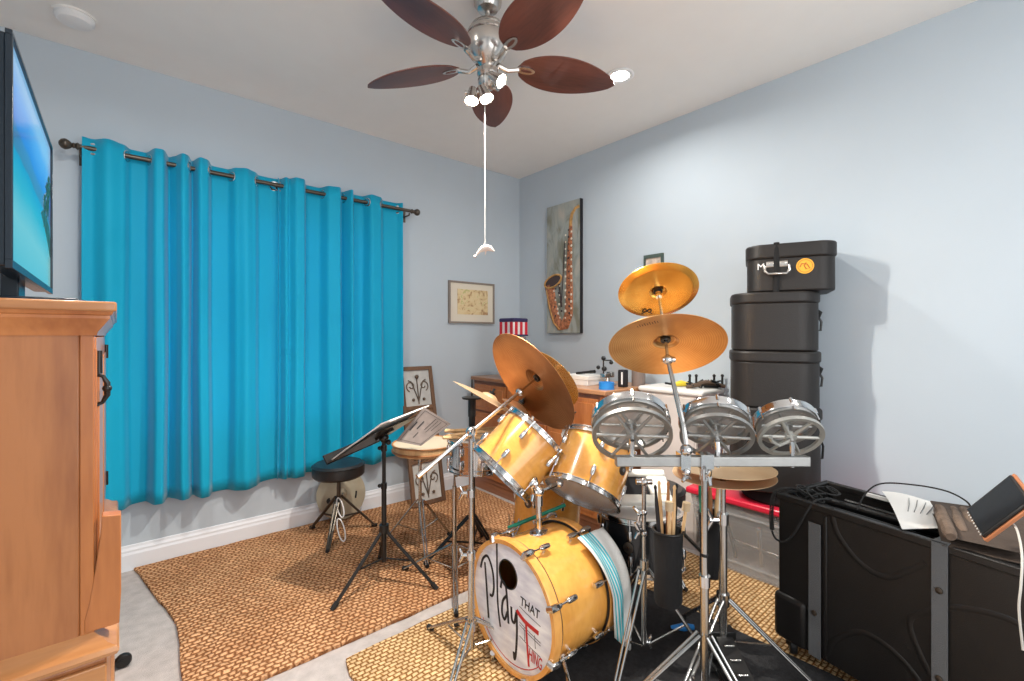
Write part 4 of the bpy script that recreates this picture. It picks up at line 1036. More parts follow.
# chrome tripod (snare stand in front of the snare)
c = W(.50, 1.75, 0)
r = thing('tripod_stand', 'short chrome tripod stand in front of the black snare drum', 'stand', (c.x, c.y, FL))
obj('pole', MB().cyl((c.x, c.y, .10), (c.x, c.y, .40), .011).cyl((c.x, c.y, .40), (c.x, c.y, .72), .008).cyl((c.x, c.y, .385), (c.x, c.y, .42), .016), M_CHROME2, r)
stand_legs(r, c, .385, .10, .26, math.radians(-170), M_CHROME2, .0065)
hb = MB(); hb.cyl(Vector((c.x, c.y, .715))-rgt*.030, Vector((c.x, c.y, .715))+rgt*.030, .011); hb.ball((c.x, c.y, .715), .016)
for zz in (.52, .60): hb.ball((c.x, c.y, zz), .013)
wing_nut(hb, (c.x, c.y, .53), -rgt, 1.5); wing_nut(hb, (c.x, c.y, .60), -rgt-Vector((0, 0, .3)), 1.5); wing_nut(hb, (c.x, c.y, .11), rgt, 1.2)
pieces('clamp', hb, M_CHROME, r)

# ------------------------------------------------------------------ cymbals
def cymbal(name, label, c, n, R, m, china=False, bell=.13, h=.022, logo=None, group=None, cat='cymbal', felt=True, bellh=None):
    M = frame(c, n, None)
    bR = R*bell/.5*.5 if False else R*.22
    bh = bellh or R*.085
    if china: prof = [(.006, bh), (bR*.4, bh*.95), (bR*.8, bh*.55), (bR, 0), (R*.82, -h*.55), (R*.86, -h*.50), (R, h*.15)]
    else: prof = [(.006, bh+h*.0), (bR*.5, bh*.92), (bR*.85, bh*.45), (bR, 0), (R*.5, -h*.25), (R*.8, -h*.62), (R, -h)]
    th = .0018
    prof2 = prof+[(r_, z_-th) for r_, z_ in reversed(prof)]
    r = thing(name, label, cat, c, group)
    obj('disc', MB().lathe(prof2, None, 72, closed=True), m, r, M=M)
    if felt:
        obj('wing_nut', MB().cyl(M @ Vector((0, 0, bh)), M @ Vector((0, 0, bh+.03)), .006).lathe([(.016, bh), (.016, bh+.012), (.0001, bh+.012)], M, 16), M_BLACKS, r)
        obj('felt_washer', MB().lathe([(.018, bh-.014), (.018, bh-.004), (.008, bh-.004), (.008, bh-.014)], M, 16, closed=True), M_BLACKS, r)
    return r, M
# large left crash on the boom stand
cc = W(.101, 2.06, 1.072); cn = Vector((.846, -.129, .518)).normalized()
r, M = cymbal('crash_cymbal', 'large dark bronze crash cymbal tilted steeply at the left of the kit', cc, cn, .254, M_CYD)
# gold cymbal behind it
c3 = P(549, 376, 2.45); n3 = Vector((.80, .0, .60)).normalized()
g3, M3 = cymbal('gold_cymbal', 'bright gold cymbal half hidden behind the large dark cymbal', c3, n3, .195, M_CYG)
lg = MB()
for k in (-1, 1):
    lm = M3 @ Matrix.Rotation(PI*.06, 4, 'Z')
    q = lm @ Vector((.150, k*.011, -.018)); lg.torus(.011, .0025, frame(q, n3), 16, 6)
lab(obj('maker_mark', lg, M_INK, g3), 'black printed mark')
s3 = thing('cymbal_stand', 'slim chrome stand under the half-hidden gold cymbal', 'cymbal stand', (c3.x+.10, c3.y, 0), 'cymbal stands')
b3 = Vector((c3.x+.0, c3.y+.0, 0)) - n3*.05
obj('pole', MB().tube([(b3.x-.10, b3.y, .10), (b3.x-.10, b3.y, .80), c3-n3*.05, c3+n3*.03], .008), M_CHROME2, s3)
stand_legs(s3, (b3.x-.10, b3.y, 0), .40, .12, .28, 1.0, M_CHROME2, .006, foot=.016)
# edge-on cymbals left of it
c4 = P(490, 397, 2.35); 
cam_n = Vector((.49, .14, .86)).normalized(); n4 = (rgt*cam_n.x+fwd*cam_n.y+Vector((0, 0, cam_n.z))).normalized()
cymbal('edge_cymbal', 'pale cymbal seen nearly edge-on above the left rack tom', c4, n4, .203, M_CYP)
cam_n = Vector((.58, .20, .79)); n5 = (rgt*cam_n.x+fwd*cam_n.y+Vector((0, 0, cam_n.z))).normalized()
c5 = P(520, 404, 2.22)
cymbal('splash_cymbal', 'small pale splash cymbal peeking below the large dark cymbal', c5, n5, .085, M_CYP, h=.03)
# upper pair on the bar
c6 = W(.626*.887, 1.881*.887, CAM_Z-(CAM_Z-1.244)*.887); n6 = Vector((.416, .356, .837)).normalized()
r6, M6 = cymbal('ride_cymbal', 'broad bronze cymbal with a scalloped edge above the three rototoms', c6, n6, .203, M_CYM)
k7 = .755
c7 = W(.76*k7, 2.406*k7, CAM_Z-(CAM_Z-1.498)*k7); n7 = Vector((.437, .436, .787)).normalized()
r7, M7 = cymbal('china_cymbal', 'small polished gold china cymbal, topmost above the bronze one', c7, n7, .203*k7, M_CYG, china=True, h=.014)
def underprint(M, R, txt, ang, rad, size, parent, z):
    m = M @ Matrix.Rotation(ang, 4, 'Z') @ T(rad, 0, z) @ Matrix.Rotation(-PI/2, 4, 'Z') @ Matrix.Rotation(PI, 4, 'Y')
    b = text_mb(txt, size, m); return obj('maker_mark', b, M_INK, parent, smooth=0)
def mark(M, px, y, parent, size, R0, zz):
    # two joined loops printed near the rim
    c_, n_ = M.translation, M.to_3x3() @ Vector((0, 0, 1))
    q = on_plane(px, y, c_-n_*zz, n_)
    b = MB()
    for k in (-1, 1):
        m = frame(q+rgt*k*size*.55, n_); b.torus(size*.45, size*.10, m, 18, 6); b.tube([q+rgt*k*size*.55-Vector((0, 0, size*.3)), q+rgt*k*size*1.2-Vector((0, 0, size*.6))], size*.10, 6)
    return lab(obj('maker_mark', b, M_INK, parent), 'black printed mark near the rim')
mark(M7, 647, 311, r7, .018, 0, .010)
b = MB(); q = on_plane(648, 325, c6-n6*.017, n6)
dd = (on_plane(665, 321, c6-n6*.017, n6)-q)
for i in range(9):
    pp = q+dd*(i/8*1.2-.6); b.tube([pp, pp+dd.cross(n6).normalized()*(.014 if i % 2 else .009)], .0012, 6)
lab(obj('maker_mark', b, mat('faded_print', (.12, .06, .03), .6), r6), 'faded printed script near the rim')

# left boom stand
bp = W(-.158, 1.785, 0); J = Vector((bp.x, bp.y, .895))
r = thing('boom_stand', 'tall chrome boom stand in front of the left side of the bass drum', 'cymbal stand', (bp.x, bp.y, .012), 'cymbal stands')
obj('pole', MB().cyl((bp.x, bp.y, .06), (bp.x, bp.y, .42), .0125).cyl((bp.x, bp.y, .42), (bp.x, bp.y, .87), .0095), M_CHROME2, r)
cl = MB()
for zz in (.42, .66): cl.cyl((bp.x, bp.y, zz-.014), (bp.x, bp.y, zz+.014), .017); wing_nut(cl, Vector((bp.x, bp.y, zz))-rgt*.015, -rgt, 1.3)
cl.ball(tuple(J), .022); wing_nut(cl, J-fwd*.015, -fwd+rgt*.5, 1.4); cl.cyl((bp.x, bp.y, .13), (bp.x, bp.y, .16), .017)
pieces('clamp', cl, M_CHROME, r)
D = cc-J
tip = cc-cn*.055
obj('boom_arm', MB().tube([J-D*.66, J+D*.72], .0075).tube([J-D*.66, J-D*.50], .0095), M_CHROME, r)
obj('tilter', MB().ball(tuple(J+D*.74), .018).tube([J+D*.74, tip, cc+cn*.035], .005), M_CHROME, r)
stand_legs(r, (bp.x, bp.y), .17, .07, .27, math.radians(215), M_CHROME2, .0065, foot=.012)

# ------------------------------------------------------------------ rototoms on the bar
BZ = .862; BT = 1.50
bar0 = W((615.5-512)/FPX*BT, BT, BZ); bar1 = W((808-512)/FPX*BT, BT, BZ)
BM = frame(bar0, bar1-bar0, (0, 0, 1)); BL = (bar1-bar0).length
r = thing('rototom_bar_stand', 'straight grey bar on a chrome stand carrying three rototoms', 'drum stand', W(.623, BT, FL))
obj('bar', MB().box((-.016, -.016, 0), (.016, .016, BL), BM), M_ALU, r, bevel=.003)
pc = W((704.5-512)/FPX*BT, BT, 0)
obj('pole', MB().cyl((pc.x, pc.y, .10), (pc.x, pc.y, .47), .0135).cyl((pc.x, pc.y, .47), (pc.x, pc.y, .84), .0105), M_CHROME2, r)
cl = MB(); cl.cyl((pc.x, pc.y, .455), (pc.x, pc.y, .49), .018).cyl((pc.x, pc.y, .80), (pc.x, pc.y, .845), .015)
cl.box((-.022, -.024, .27), (.024, .022, .31), BM); wing_nut(cl, Vector((pc.x, pc.y, .82))-fwd*.02, -fwd, 1.2)
q = W((684-512)/FPX*BT, BT-.02, BZ)
cl.box((-.024, -.026, .205), (.026, .024, .235), BM); cl.ball(tuple(q+Vector((0, 0, .04))), .02); cl.ball(tuple(q-Vector((0, 0, .03))), .014); wing_nut(cl, q-Vector((0, 0, .03)), (0, 0, -1), 1.2)
wing_nut(cl, Vector((pc.x, pc.y, .135))-rgt*.01, -rgt, 1.4)
pieces('clamp', cl, M_CHROME, r)
stand_legs(r, (pc.x, pc.y), .30, .10, .30, math.radians(258), M_CHROME2, .007)
# cymbal pole rising from the bar
r = thing('cymbal_pole', 'angled chrome rod rising from the bar through the two stacked cymbals', 'cymbal pole', q)
q0 = q+Vector((0, 0, .045)); q1 = P(683, 425, 1.50)
obj('rod', MB().tube([q0, q1, c6-n6*.07], [.009, .009, .007]).tube([c6-n6*.07, c6+n6*.05, c7-n7*.03, c7+n7*.035], .0055), M_CHROME2, r)
pieces('tilter', MB().ball(tuple(c6-n6*.075), .018).cyl(c6-n6*.075-rgt*.02, c6-n6*.075+rgt*.024, .010).cyl(c7-n7*.03, c7-n7*.005, .012), M_CHROME, r)

def rototom(label, cw_, nw, R, mwheel, dist=.062):
    M = frame(cw_, nw, (0, 0, 1))
    r = thing('rototom', label, 'rototom', cw_-Vector((0, 0, .06)), 'rototoms on the bar')
    def wheel(z, ri, thick):
        b = MB(); 
        b.lathe([(ri-.013, -.004), (ri, -.006), (ri+.001, .006), (ri-.012, .006)], M @ T(0, 0, z), 56, closed=True)
        b.lathe([(.0001, -.008), (.018, -.008), (.020, .008), (.0001, .008)], M @ T(0, 0, z), 20)
        for k in range(6):
            a = k*PI/3+PI/6; d = Vector((math.cos(a), math.sin(a), 0))
            b.tube([M @ (d*.014+Vector((0, 0, z))), M @ (d*(ri-.008)+Vector((0, 0, z)))], [thick*1.2, thick], 8)
        return b
    obj('tuning_wheel', wheel(0, R, .0052), mwheel, r)
    obj('upper_frame', wheel(dist*.72, R*.94, .0045), M_ALU, r)
    obj('spindle', MB().cyl(M @ Vector((0, 0, -.02)), M @ Vector((0, 0, dist*.8)), .007), M_CHROME, r)
    obj('head', MB().lathe([(R*.95, dist+.006), (R*.95, dist+.008), (.0001, dist+.008), ], M, 48), mat('translucent_head', (.55, .52, .49), .45, alpha=.55), r)
    obj('rim', MB().lathe([(R*.95, dist-.016), (R*1.0, dist-.016), (R*1.02, dist-.010), (R*1.0, dist+.010), (R*1.01, dist+.014), (R*.955, dist+.014)], M, 56, closed=True), M_CHROME, r)
    for k in range(6):
        a = k*PI/3; d = Vector((math.cos(a), math.sin(a), 0))
        obj('tension_rod', MB().cyl(M @ (d*R*.99+Vector((0, 0, dist*.55))), M @ (d*R*.99+Vector((0, 0, dist+.016))), .0028, n=6).cyl(M @ (d*R*.99+Vector((0, 0, dist-.004))), M @ (d*R*.99+Vector((0, 0, dist+.018))), .006, n=8), M_CHROME, r)
    foot = Vector((cw_.x, cw_.y, BZ+.017))
    # foot drops onto the bar line
    L0 = bar0; dB = (bar1-bar0).normalized(); ft = L0+dB*((foot-L0).dot(dB)); ft.z = BZ+.014
    obj('post', MB().tube([ft, ft+Vector((0, 0, .03)), M @ Vector((0, 0, -.008))], .008).cyl(ft-Vector((0, 0, .035)), ft, .006), M_CHROME, r)
    if mwheel is M_ALUW:   # curved tuning arm
        obj('crank', MB().tube([M @ Vector((.0, 0, -.012)), M @ Vector((-.02, -.035, -.02)), M @ Vector((.0, -.062, -.02)), M @ Vector((.02, -.07, -.02))], .006), M_ALUW, r)
rototom('leftmost and largest rototom on the grey bar', W(.389, 1.500, .943), Vector((.61, .529, .62)), .127, M_ALU)
rototom('middle rototom on the grey bar right of the cymbal rod', W(.668, 1.510, .938), Vector((.632, .41, .66)), .113, M_ALU)
rototom('rightmost and smallest rototom on the grey bar', W(.910, 1.510, .937), Vector((.597, .485, .64)), .0975, M_ALUW)

# ------------------------------------------------------------------ hi-hat
hc = W((723-512)/FPX*1.74, 1.74, 0)
r = thing('hi_hat_stand', 'chrome hi-hat stand with black foot pedal beneath the grey bar', 'hi-hat stand', (hc.x, hc.y, FL))
obj('pole', MB().cyl((hc.x, hc.y, .10), (hc.x, hc.y, .58), .0155).cyl((hc.x, hc.y, .58), (hc.x, hc.y, .73), .010).cyl((hc.x, hc.y, .70), (hc.x, hc.y, .84), .004), M_CHROME2, r)
cl = MB().cyl((hc.x, hc.y, .56), (hc.x, hc.y, .60), .021); wing_nut(cl, Vector((hc.x, hc.y, .575))-rgt*.018, -rgt, 1.9); cl.cyl((hc.x, hc.y, .255), (hc.x, hc.y, .30), .024)
pieces('clamp', cl, M_CHROME, r)
stand_legs(r, (hc.x, hc.y), .28, .12, .30, math.radians(-62), M_CHROME2, .0075)
pd = Vector((-fwd.x, -fwd.y, 0))  # pedal reaches towards the front
pm = frame(Vector((hc.x, hc.y, FL+.012)), (0, 0, 1), pd)
o = obj('pedal_frame', MB().box((-.04, -.045, -.008), (.30, -.033, .006), pm).box((-.04, .033, -.008), (.30, .045, .006), pm).box((-.05, -.05, -.01), (.0, .05, .12), pm), M_BLACKS, r, bevel=.003)
fbm = MB(); 
fbm.add([pm @ Vector(v) for v in ((.01, -.030, .11), (.01, .030, .11), (.29, .038, .012), (.29, -.038, .012), (.01, -.030, .10), (.01, .030, .10), (.29, .038, .004), (.29, -.038, .004))], [(0,1,2,3),(7,6,5,4),(0,4,5,1),(1,5,6,2),(2,6,7,3),(3,7,4,0)])
o = obj('footboard', fbm, M_BLACK, r)
fx_ = MB()
for k in range(5): fx_.cyl(pm @ Vector((.05+.05*k, -.018, .101-.017*k)), pm @ Vector((.05+.05*k, .018, .101-.017*k)), .004, n=6)
obj('tread_bar', fx_, M_CHROME2, o)
for nm, lb, zc, sgn in (('hi_hat_cymbal', 'upper of the two bronze hi-hat cymbals under the grey bar', .792, 1), ('hi_hat_cymbal', 'lower of the two bronze hi-hat cymbals under the grey bar', .730, -1)):
    cymbal(nm, lb, Vector((hc.x, hc.y, zc)), Vector((.02, .02*sgn, sgn)).normalized(), .180, M_CYP, h=.016, group='hi-hat pair', felt=False)
# blue shoe-like cloth by the pedal
bpz = P(683, 627, 1.93)
tag(obj('blue_drum_key', MB().tube([bpz-rgt*.05+Vector((0, 0, .0)), bpz, bpz+rgt*.045], [.006, .016, .010], 8), M_BLUE), 'small blue plastic piece on the mat beside the hi-hat stand', 'drum key')

# ------------------------------------------------------------------ stick bags
def stick_bag(label, c, ztop, h, R, arm_to):
    r = thing('stick_bag', label, 'stick bag', (c.x, c.y, ztop-h), 'stick bags hanging from the stands')
    obj('pouch', MB().lathe([(.0001, 0), (R*.85, 0), (R*.95, .015), (R*.9, h*.5), (R, h), (R-.004, h), (R*.86, h*.5), (R*.8, .02), (.0001, .015)], T(c.x, c.y, ztop-h), 28), M_CLOTHB, r)
    obj('rim', MB().torus(R, .0045, T(c.x, c.y, ztop), 28, 8), M_BLACKS, r)
    obj('holder', MB().tube([(c.x+R*cY, c.y-R*sY, ztop-.01), arm_to], .006).ball(tuple(arm_to), .012), M_BLACKS, r)
    return r
b1 = W((668-512)/FPX*1.62, 1.62, 0); z1t = CAM_Z-(530-336)/FPX*1.62
stick_bag('black stick bag full of mallets hanging left of the bar stand', b1, z1t, .255, .051, Vector((pc.x, pc.y, z1t-.03)))
b2 = W((711-512)/FPX*1.86, 1.86, 0); z2t = CAM_Z-(513-336)/FPX*1.86
stick_bag('narrower black stick bag hanging behind the bar stand', b2, z2t, .25, .046, Vector((hc.x, hc.y, z2t-.03)))
rr = random.Random(2)
def stick(label, base, tip, m, r_=.0075, head=None, name='drumstick', grp='sticks in the left stick bag', cat='drumstick'):
    o = MB(); d = (tip-base)
    if head is None:
        o.tube([base, base+d*.78, base+d*.95, base+d*.975, tip], [r_, r_, r_*.55, r_*.85, r_*.4], 10)
        return tag(obj(name, o, m), label, cat, grp)
    r = thing(name, label, cat, base, grp)
    obj('shaft', o.cyl(base, base+d*.93, r_*.8, n=8), m, r); obj('mallet_head', MB().cyl(base+d*.90, tip, .0135, n=16), head, r)
bz = z1t-.20
for i, (dx, dt, top, m, hd_, lb) in enumerate([(-.030, 0, 485, M_INK, None, 'dark stick at the left of the mallet-filled bag'), (-.018, .01, 482, M_STICK, None, 'pale stick leaning at the left of the mallet-filled bag'), (.004, .01, 483, M_STICKD, None, 'brown stick in the middle of the mallet-filled bag'),
        (.012, -.01, 484, M_STICK, None, 'light stick standing tallest in the mallet-filled bag'), (.024, .01, 485, M_INK, None, 'black stick right of centre in the mallet-filled bag'), (-.004, -.02, 499, M_STICK, M_FELT, 'cream-headed mallet in front in the mallet-filled bag'), (.040, -.01, 501, M_STICK, M_FELT, 'cream-headed mallet at the right of the mallet-filled bag')]):
    base = b1+rgt*dx*.6+fwd*dt; base.z = bz+.02
    tipp = b1+rgt*dx*1.5+fwd*dt*1.5; tipp.z = CAM_Z-(top-336)/FPX*1.62
    stick(lb, base, tipp, m, .0072, hd_, 'mallet' if hd_ else 'drumstick', cat='mallet' if hd_ else 'drumstick')
for i, (dx, dt, top, m, lb, rad) in enumerate([(-.032, 0, 476, M_GREEN, 'green stick in the narrower stick bag', .012), (.0, .01, 484, M_STICKD, 'brown stick in the narrower stick bag', .010), (.016, -.01, 485, M_STICK, 'pale stick in the narrower stick bag', .008), (.030, .01, 490, M_PAPER, 'whitish stick in the narrower stick bag', .007)]):
    base = b2+rgt*dx*.5+fwd*dt; base.z = z2t-.18
    tipp = b2+rgt*dx*1.4+fwd*dt; tipp.z = CAM_Z-(top-336)/FPX*1.86
    stick(lb, base, tipp, m, rad, grp='sticks in the right stick bag')

# ------------------------------------------------------------------ thrones
def throne(label, c, zs, R, a0, m_leg, tie=False, foot=.016, th=.085):
    r = thing('drum_throne', label, 'stool', (c.x, c.y, foot), 'round black drum thrones')
    obj('seat', MB().lathe([(.0001, zs-th), (R-.012, zs-th), (R, zs-th+.012), (R+.002, zs-th*.5), (R, zs-.014), (R-.014, zs-.002), (.0001, zs+.003)], T(c.x, c.y, 0), 48), M_VINYL, r)
    obj('piping', MB().torus(R+.001, .0035, T(c.x, c.y, zs-.016), 48, 6), M_BLACKS, r)
    obj('pole', MB().cyl((c.x, c.y, .12), (c.x, c.y, zs-th), .0125).lathe([(.045, zs-th-.012), (.045, zs-th), (.0001, zs-th)], T(c.x, c.y, 0), 20), m_leg, r)
    stand_legs(r, (c.x, c.y), .26, .13, .23, a0, m_leg, .009, foot=foot)
    return r
c = W(-1.088, 2.90, 0)
r = throne('low round black drum throne beside the curtain', c, .475, .155, math.radians(-125), M_BRONZE)
f0 = W(-1.012, 2.727, .03)
lp = MB()
hubz = Vector((c.x, c.y, .26)); dirf = (Vector((f0.x, f0.y, .03))-hubz)
for k, (a_, b_) in enumerate(((.02, .42), (.45, .90))):
    p_, q_ = hubz+dirf*a_, hubz+dirf*b_; ctr = (p_+q_)/2+Vector((-.0, -.02, .0)); L2 = (q_-p_).length/2
    m = frame(ctr, -fwd+Vector((0, 0, .15)), dirf); lp.torus(L2, .004, m, 24, 6, 1, .30)
lab(obj('white_loop', lp, M_WHITEB, r), 'white cord looped round the front leg')
c = W(.74, 2.47, 0)
throne('round black drum throne behind the kit and the sticks', c, .47, .175, .3, M_CHROME2)

# cymbal leaning on the baseboard behind the throne
cl_c = P(345.5, 489, 3.12); cl_c.z = .165+.02
nn = Vector((-.05, -1, .30)).normalized()
q_ = Vector((cl_c.x, 3.165, .185))
r, M = cymbal('leaning_cymbal', 'pale beige cymbal leaning on the baseboard behind the low throne', q_, nn, .165, mat('beige_head', (.42, .37, .27), .5, .4, var=.06, vscale=12), h=.01, felt=False)
obj('maker_mark', MB().lathe([(.020, 0), (.020, .002), (.0001, .002)], frame(M @ Vector((-.03, .085, -.0045)), nn), 16), M_INK, r)
lab(obj('lettering', MB().tube([M @ Vector((-.045, -.09, -.003)), M @ Vector((.0, -.10, -.003))], .006, 6), M_INK, r), 'small black lettering')

# ------------------------------------------------------------------ music stand with a magazine
c = W(-.647, 2.335, 0)
r = thing('music_stand', 'black folding music stand in front of the curtains', 'music stand', (c.x, c.y, .016))
zh = .30
obj('pole', MB().cyl((c.x, c.y, .13), (c.x, c.y, .52), .0125).cyl((c.x, c.y, .52), (c.x, c.y, .745), .0095), M_BLACKS, r)
cl = MB().cyl((c.x, c.y, .275), (c.x, c.y, .315), .024)
for zz in (.51, .70): cl.cyl((c.x, c.y, zz-.014), (c.x, c.y, zz+.014), .015); cl.ball(tuple(Vector((c.x, c.y, zz))-rgt*.022), .010)
cl.ball((c.x, c.y, .752), .024); cl.ball(tuple(Vector((c.x, c.y, .73))+rgt*.022), .014)
pieces('knob', cl, M_BLACKS, r)
for k, f0 in enumerate((W(-.819, 2.113, .02), W(-.376, 2.287, .02), W(-.745, 2.60, .02))):
    hub = Vector((c.x, c.y, .295)); d = f0-hub
    o = obj('leg', MB().tube([hub, f0], .0085, 8), M_BLACKS, r)
    obj('rubber_foot', MB().tube([f0-d.normalized()*.03, f0+d.normalized()*.008], .0115), M_RUBBER, o)
    obj('brace', MB().tube([Vector((c.x, c.y, .145)), hub+d*.55], .005, 6), M_BLACKS, r)
# desk: tilted plate that faces away to the left; corners taken from the picture
pa = P(344, 458, 2.18); pb = P(381, 417, 2.28)   # low-front edge to upper left corner
u_ax = (P(430, 402, 2.62)-P(344, 458, 2.18)).normalized()
# desk plane: long edge runs away to the right, short edge tilts up and back
dn = Vector((0, 0, 1))
bl_, br_, tl_, tr_ = P(346, 461, 2.18), P(414, 444, 2.30), P(382, 419, 2.36), P(428, 404, 2.50)
ctr = Vector((c.x, c.y, .775))
lx = (rgt*.93-fwd*.1+Vector((0, 0, .42))).normalized()
lx = (rgt*.80-fwd*.35+Vector((0, 0, .52))).normalized()
lyv = (fwd*.80+rgt*.30+Vector((0, 0, .05)))
lyv = (lyv-lx*lyv.dot(lx)).normalized(); nz_ = lx.cross(lyv)
DM = Matrix.Identity(4)
for i in range(3): DM[i][0] = lx[i]; DM[i][1] = lyv[i]; DM[i][2] = nz_[i]; DM[i][3] = (ctr-rgt*.0)[i]
obj('desk', MB().box((-.215, -.20, 0), (.12, .20, .003), DM).box((-.222, -.20, -.004), (-.214, .20, .045), DM), M_BLACKS, r, bevel=.001)
obj('desk_bracket', MB().tube([Vector((c.x, c.y, .75)), ctr+nz_*(-.01)], .014).box((-.05, -.02, -.012), (.05, .02, 0), DM), M_BLACKS, r)
mg = thing('magazine', 'open magazine with a grey page hanging over the music stand', 'magazine', ctr)
pg = MB()
pr = [(-.21, .006), (-.10, .012), (.0, .014), (.08, .018), (.15, .022), (.20, .012), (.215, -.012)]
def page(prof, y0, y1, th):
    vs = []; 
    for x_, z_ in prof: vs += [(x_, y0, z_), (x_, y1, z_)]
    for x_, z_ in prof: vs += [(x_, y0, z_+th), (x_, y1, z_+th)]
    k = len(prof)*2; fs = []
    for i in range(len(prof)-1):
        a = 2*i; fs += [(a, a+1, a+3, a+2), (k+a, k+a+2, k+a+3, k+a+1), (a, a+2, k+a+2, k+a), (a+1, k+a+1, k+a+3, a+3)]
    fs += [(0, k, k+1, 1), (k-2, k-1, 2*k-1, 2*k-2)]
    return MB().add([DM @ Vector(v) for v in vs], fs)
lab(obj('pages', page(pr[:-1], -.17, .17, .006), M_PAPER, mg, smooth=60), 'white page edges of the open magazine')
# drooping back page facing the room, quadrilateral from the picture
qa, qb, qc, qd = P(396, 441, 2.26), P(421, 446, 2.30), P(451, 424, 2.38), P(424, 407, 2.36)
qn = (qb-qa).cross(qd-qa).normalized()
if qn.dot(-fwd) < 0: qn = -qn
vs = []
pgm = [(qa, qd), (qb, qc)]
nb = MB(); N8 = 8; g1_ = []; 
for i in range(N8+1):
    l0 = qa.lerp(qb, i/N8); l1 = qd.lerp(qc, i/N8)
    for j in range(N8+1):
        v = l0.lerp(l1, j/N8)+qn*(-.012*math.sin(PI*j/N8)); g1_.append(v)
nb.add(g1_+[v-qn*.003 for v in g1_], [(i*9+j, i*9+j+1, (i+1)*9+j+1, (i+1)*9+j) for i in range(8) for j in range(8)]+[(81+i*9+j, 81+(i+1)*9+j, 81+(i+1)*9+j+1, 81+i*9+j+1) for i in range(8) for j in range(8)])
ppg = obj('back_page', nb, M_PAPER2, mg, smooth=60)
lab(ppg, 'grey printed page hanging over the edge')
ib = MB()
def PQ(a, b_): return qa.lerp(qb, a).lerp(qd.lerp(qc, a), b_)+qn*(.002-.012*math.sin(PI*b_))
for (a0_, b0_, a1_, b1_, rr_) in ((.15, .35, .15, .62, .004), (.45, .2, .45, .38, .002), (.32, .45, .32, .7, .003), (.55, .5, .55, .9, .0015), (.65, .45, .65, .88, .0012), (.75, .55, .75, .9, .0012), (.1, .06, .92, .06, .001), (.92, .06, .92, .94, .001), (.92, .94, .1, .94, .001), (.1, .94, .1, .06, .001)):
    ib.tube([PQ(a0_+(a1_-a0_)*k/5, b0_+(b1_-b0_)*k/5) for k in range(6)], rr_, 6, flat=qn)
obj('print', ib, M_INK, ppg)

# round wooden-rimmed drum on its stand behind the music stand
c = W((420-512)/FPX*2.72, 2.72, 0); zt = CAM_Z-(442-336)/FPX*2.72
c.x += .0
r = thing('frame_drum', 'shallow wooden-rimmed drum on a chrome stand behind the music stand', 'drum', (c.x, c.y, .016))
cc_ = Vector((c.x, c.y, 0))+rgt*.03
obj('shell', MB().lathe([(.178, zt-.055), (.185, zt-.05), (.185, zt-.004), (.178, zt-.002)], T(cc_.x, cc_.y, 0), 48, closed=True), M_STICK, r)
obj('head', MB().lathe([(.180, zt-.004), (.0001, zt-.002)], T(cc_.x, cc_.y, 0), 48), mat('skin_head', (.62, .52, .38), .6), r)
obj('rim', MB().torus(.187, .006, T(cc_.x, cc_.y, zt-.040), 48, 8).torus(.187, .005, T(cc_.x, cc_.y, zt-.004), 48, 8), M_STICKD, r)
obj('pole', MB().cyl((c.x, c.y, .10), (c.x, c.y, zt-.08), .010).tube([Vector((c.x, c.y, zt-.12))-rgt*.15+Vector((0, 0, .06)), Vector((c.x, c.y, zt-.12)), Vector((c.x, c.y, zt-.12))+rgt*.18+Vector((0, 0, .06))], .005), M_CHROME2, r)
stand_legs(r, (c.x, c.y), .30, .12, .24, math.radians(-110), M_CHROME2, .006, foot=.016)

# chrome snare with spare sticks on top
c = W((476-512)/FPX*2.42, 2.42, 0)
zt = CAM_Z-(440-336)/FPX*2.42
r, M = drum('metal_snare', 'chrome snare drum heaped with loose drumsticks left of the toms', 'snare drum', Vector((c.x, c.y, zt-.135)), Vector((0, 0, 1)), .135, .135, M_CHROME, M_CHROME, 8)
sp_ = W((454.5-512)/FPX*2.36, 2.36, 0)
r = thing('snare_stand', 'chrome tripod stand holding the metal snare drum', 'drum stand', (c.x, c.y, .016), None)
obj('pole', MB().cyl((sp_.x, sp_.y, .08), (sp_.x, sp_.y, .50), .0115).tube([(sp_.x, sp_.y, .50), (sp_.x, sp_.y, zt-.17), (c.x, c.y, zt-.155)], .008), M_CHROME2, r)
bk = MB()
for k in range(3):
    a = k*2*PI/3+2.6; d = Vector((math.cos(a), math.sin(a), 0)); bk.tube([Vector((c.x, c.y, zt-.155)), Vector((c.x, c.y, zt-.15))+d*.145, Vector((c.x, c.y, zt-.11))+d*.150], .005)
obj('basket_arm', bk, M_CHROME, r)
stand_legs(r, (sp_.x, sp_.y), .20, .08, .30, math.radians(238), M_CHROME2, .006, foot=.016)
rr = random.Random(8)
STK_L = ['loose drumstick on the metal snare, leaning to the left', 'loose drumstick lying across the metal snare', 'loose drumstick pointing to the right on the metal snare', 'loose drumstick at the back of the metal snare', 'loose drumstick nearest the camera on the metal snare', 'topmost loose drumstick on the metal snare']
for i in range(6):
    a = rr.uniform(-.35, .35)+(.2 if i % 2 else -.2); d = (rgt*math.cos(a)+fwd*math.sin(a))
    m_ = Vector((c.x, c.y, zt+.024+.008*(i % 3)))+fwd*(-.06+.025*i)+rgt*rr.uniform(-.03, .03); ti = Vector((0, 0, .03*math.sin(i*1.3)))
    o = MB(); o.tube([m_-d*.17-ti*.2, m_+d*.11+ti, m_+d*.16+ti*1.3], [.0085, .008, .004], 8)
    tag(obj('drumstick', o, M_STICK), STK_L[i], 'drumstick', 'loose sticks on the metal snare')
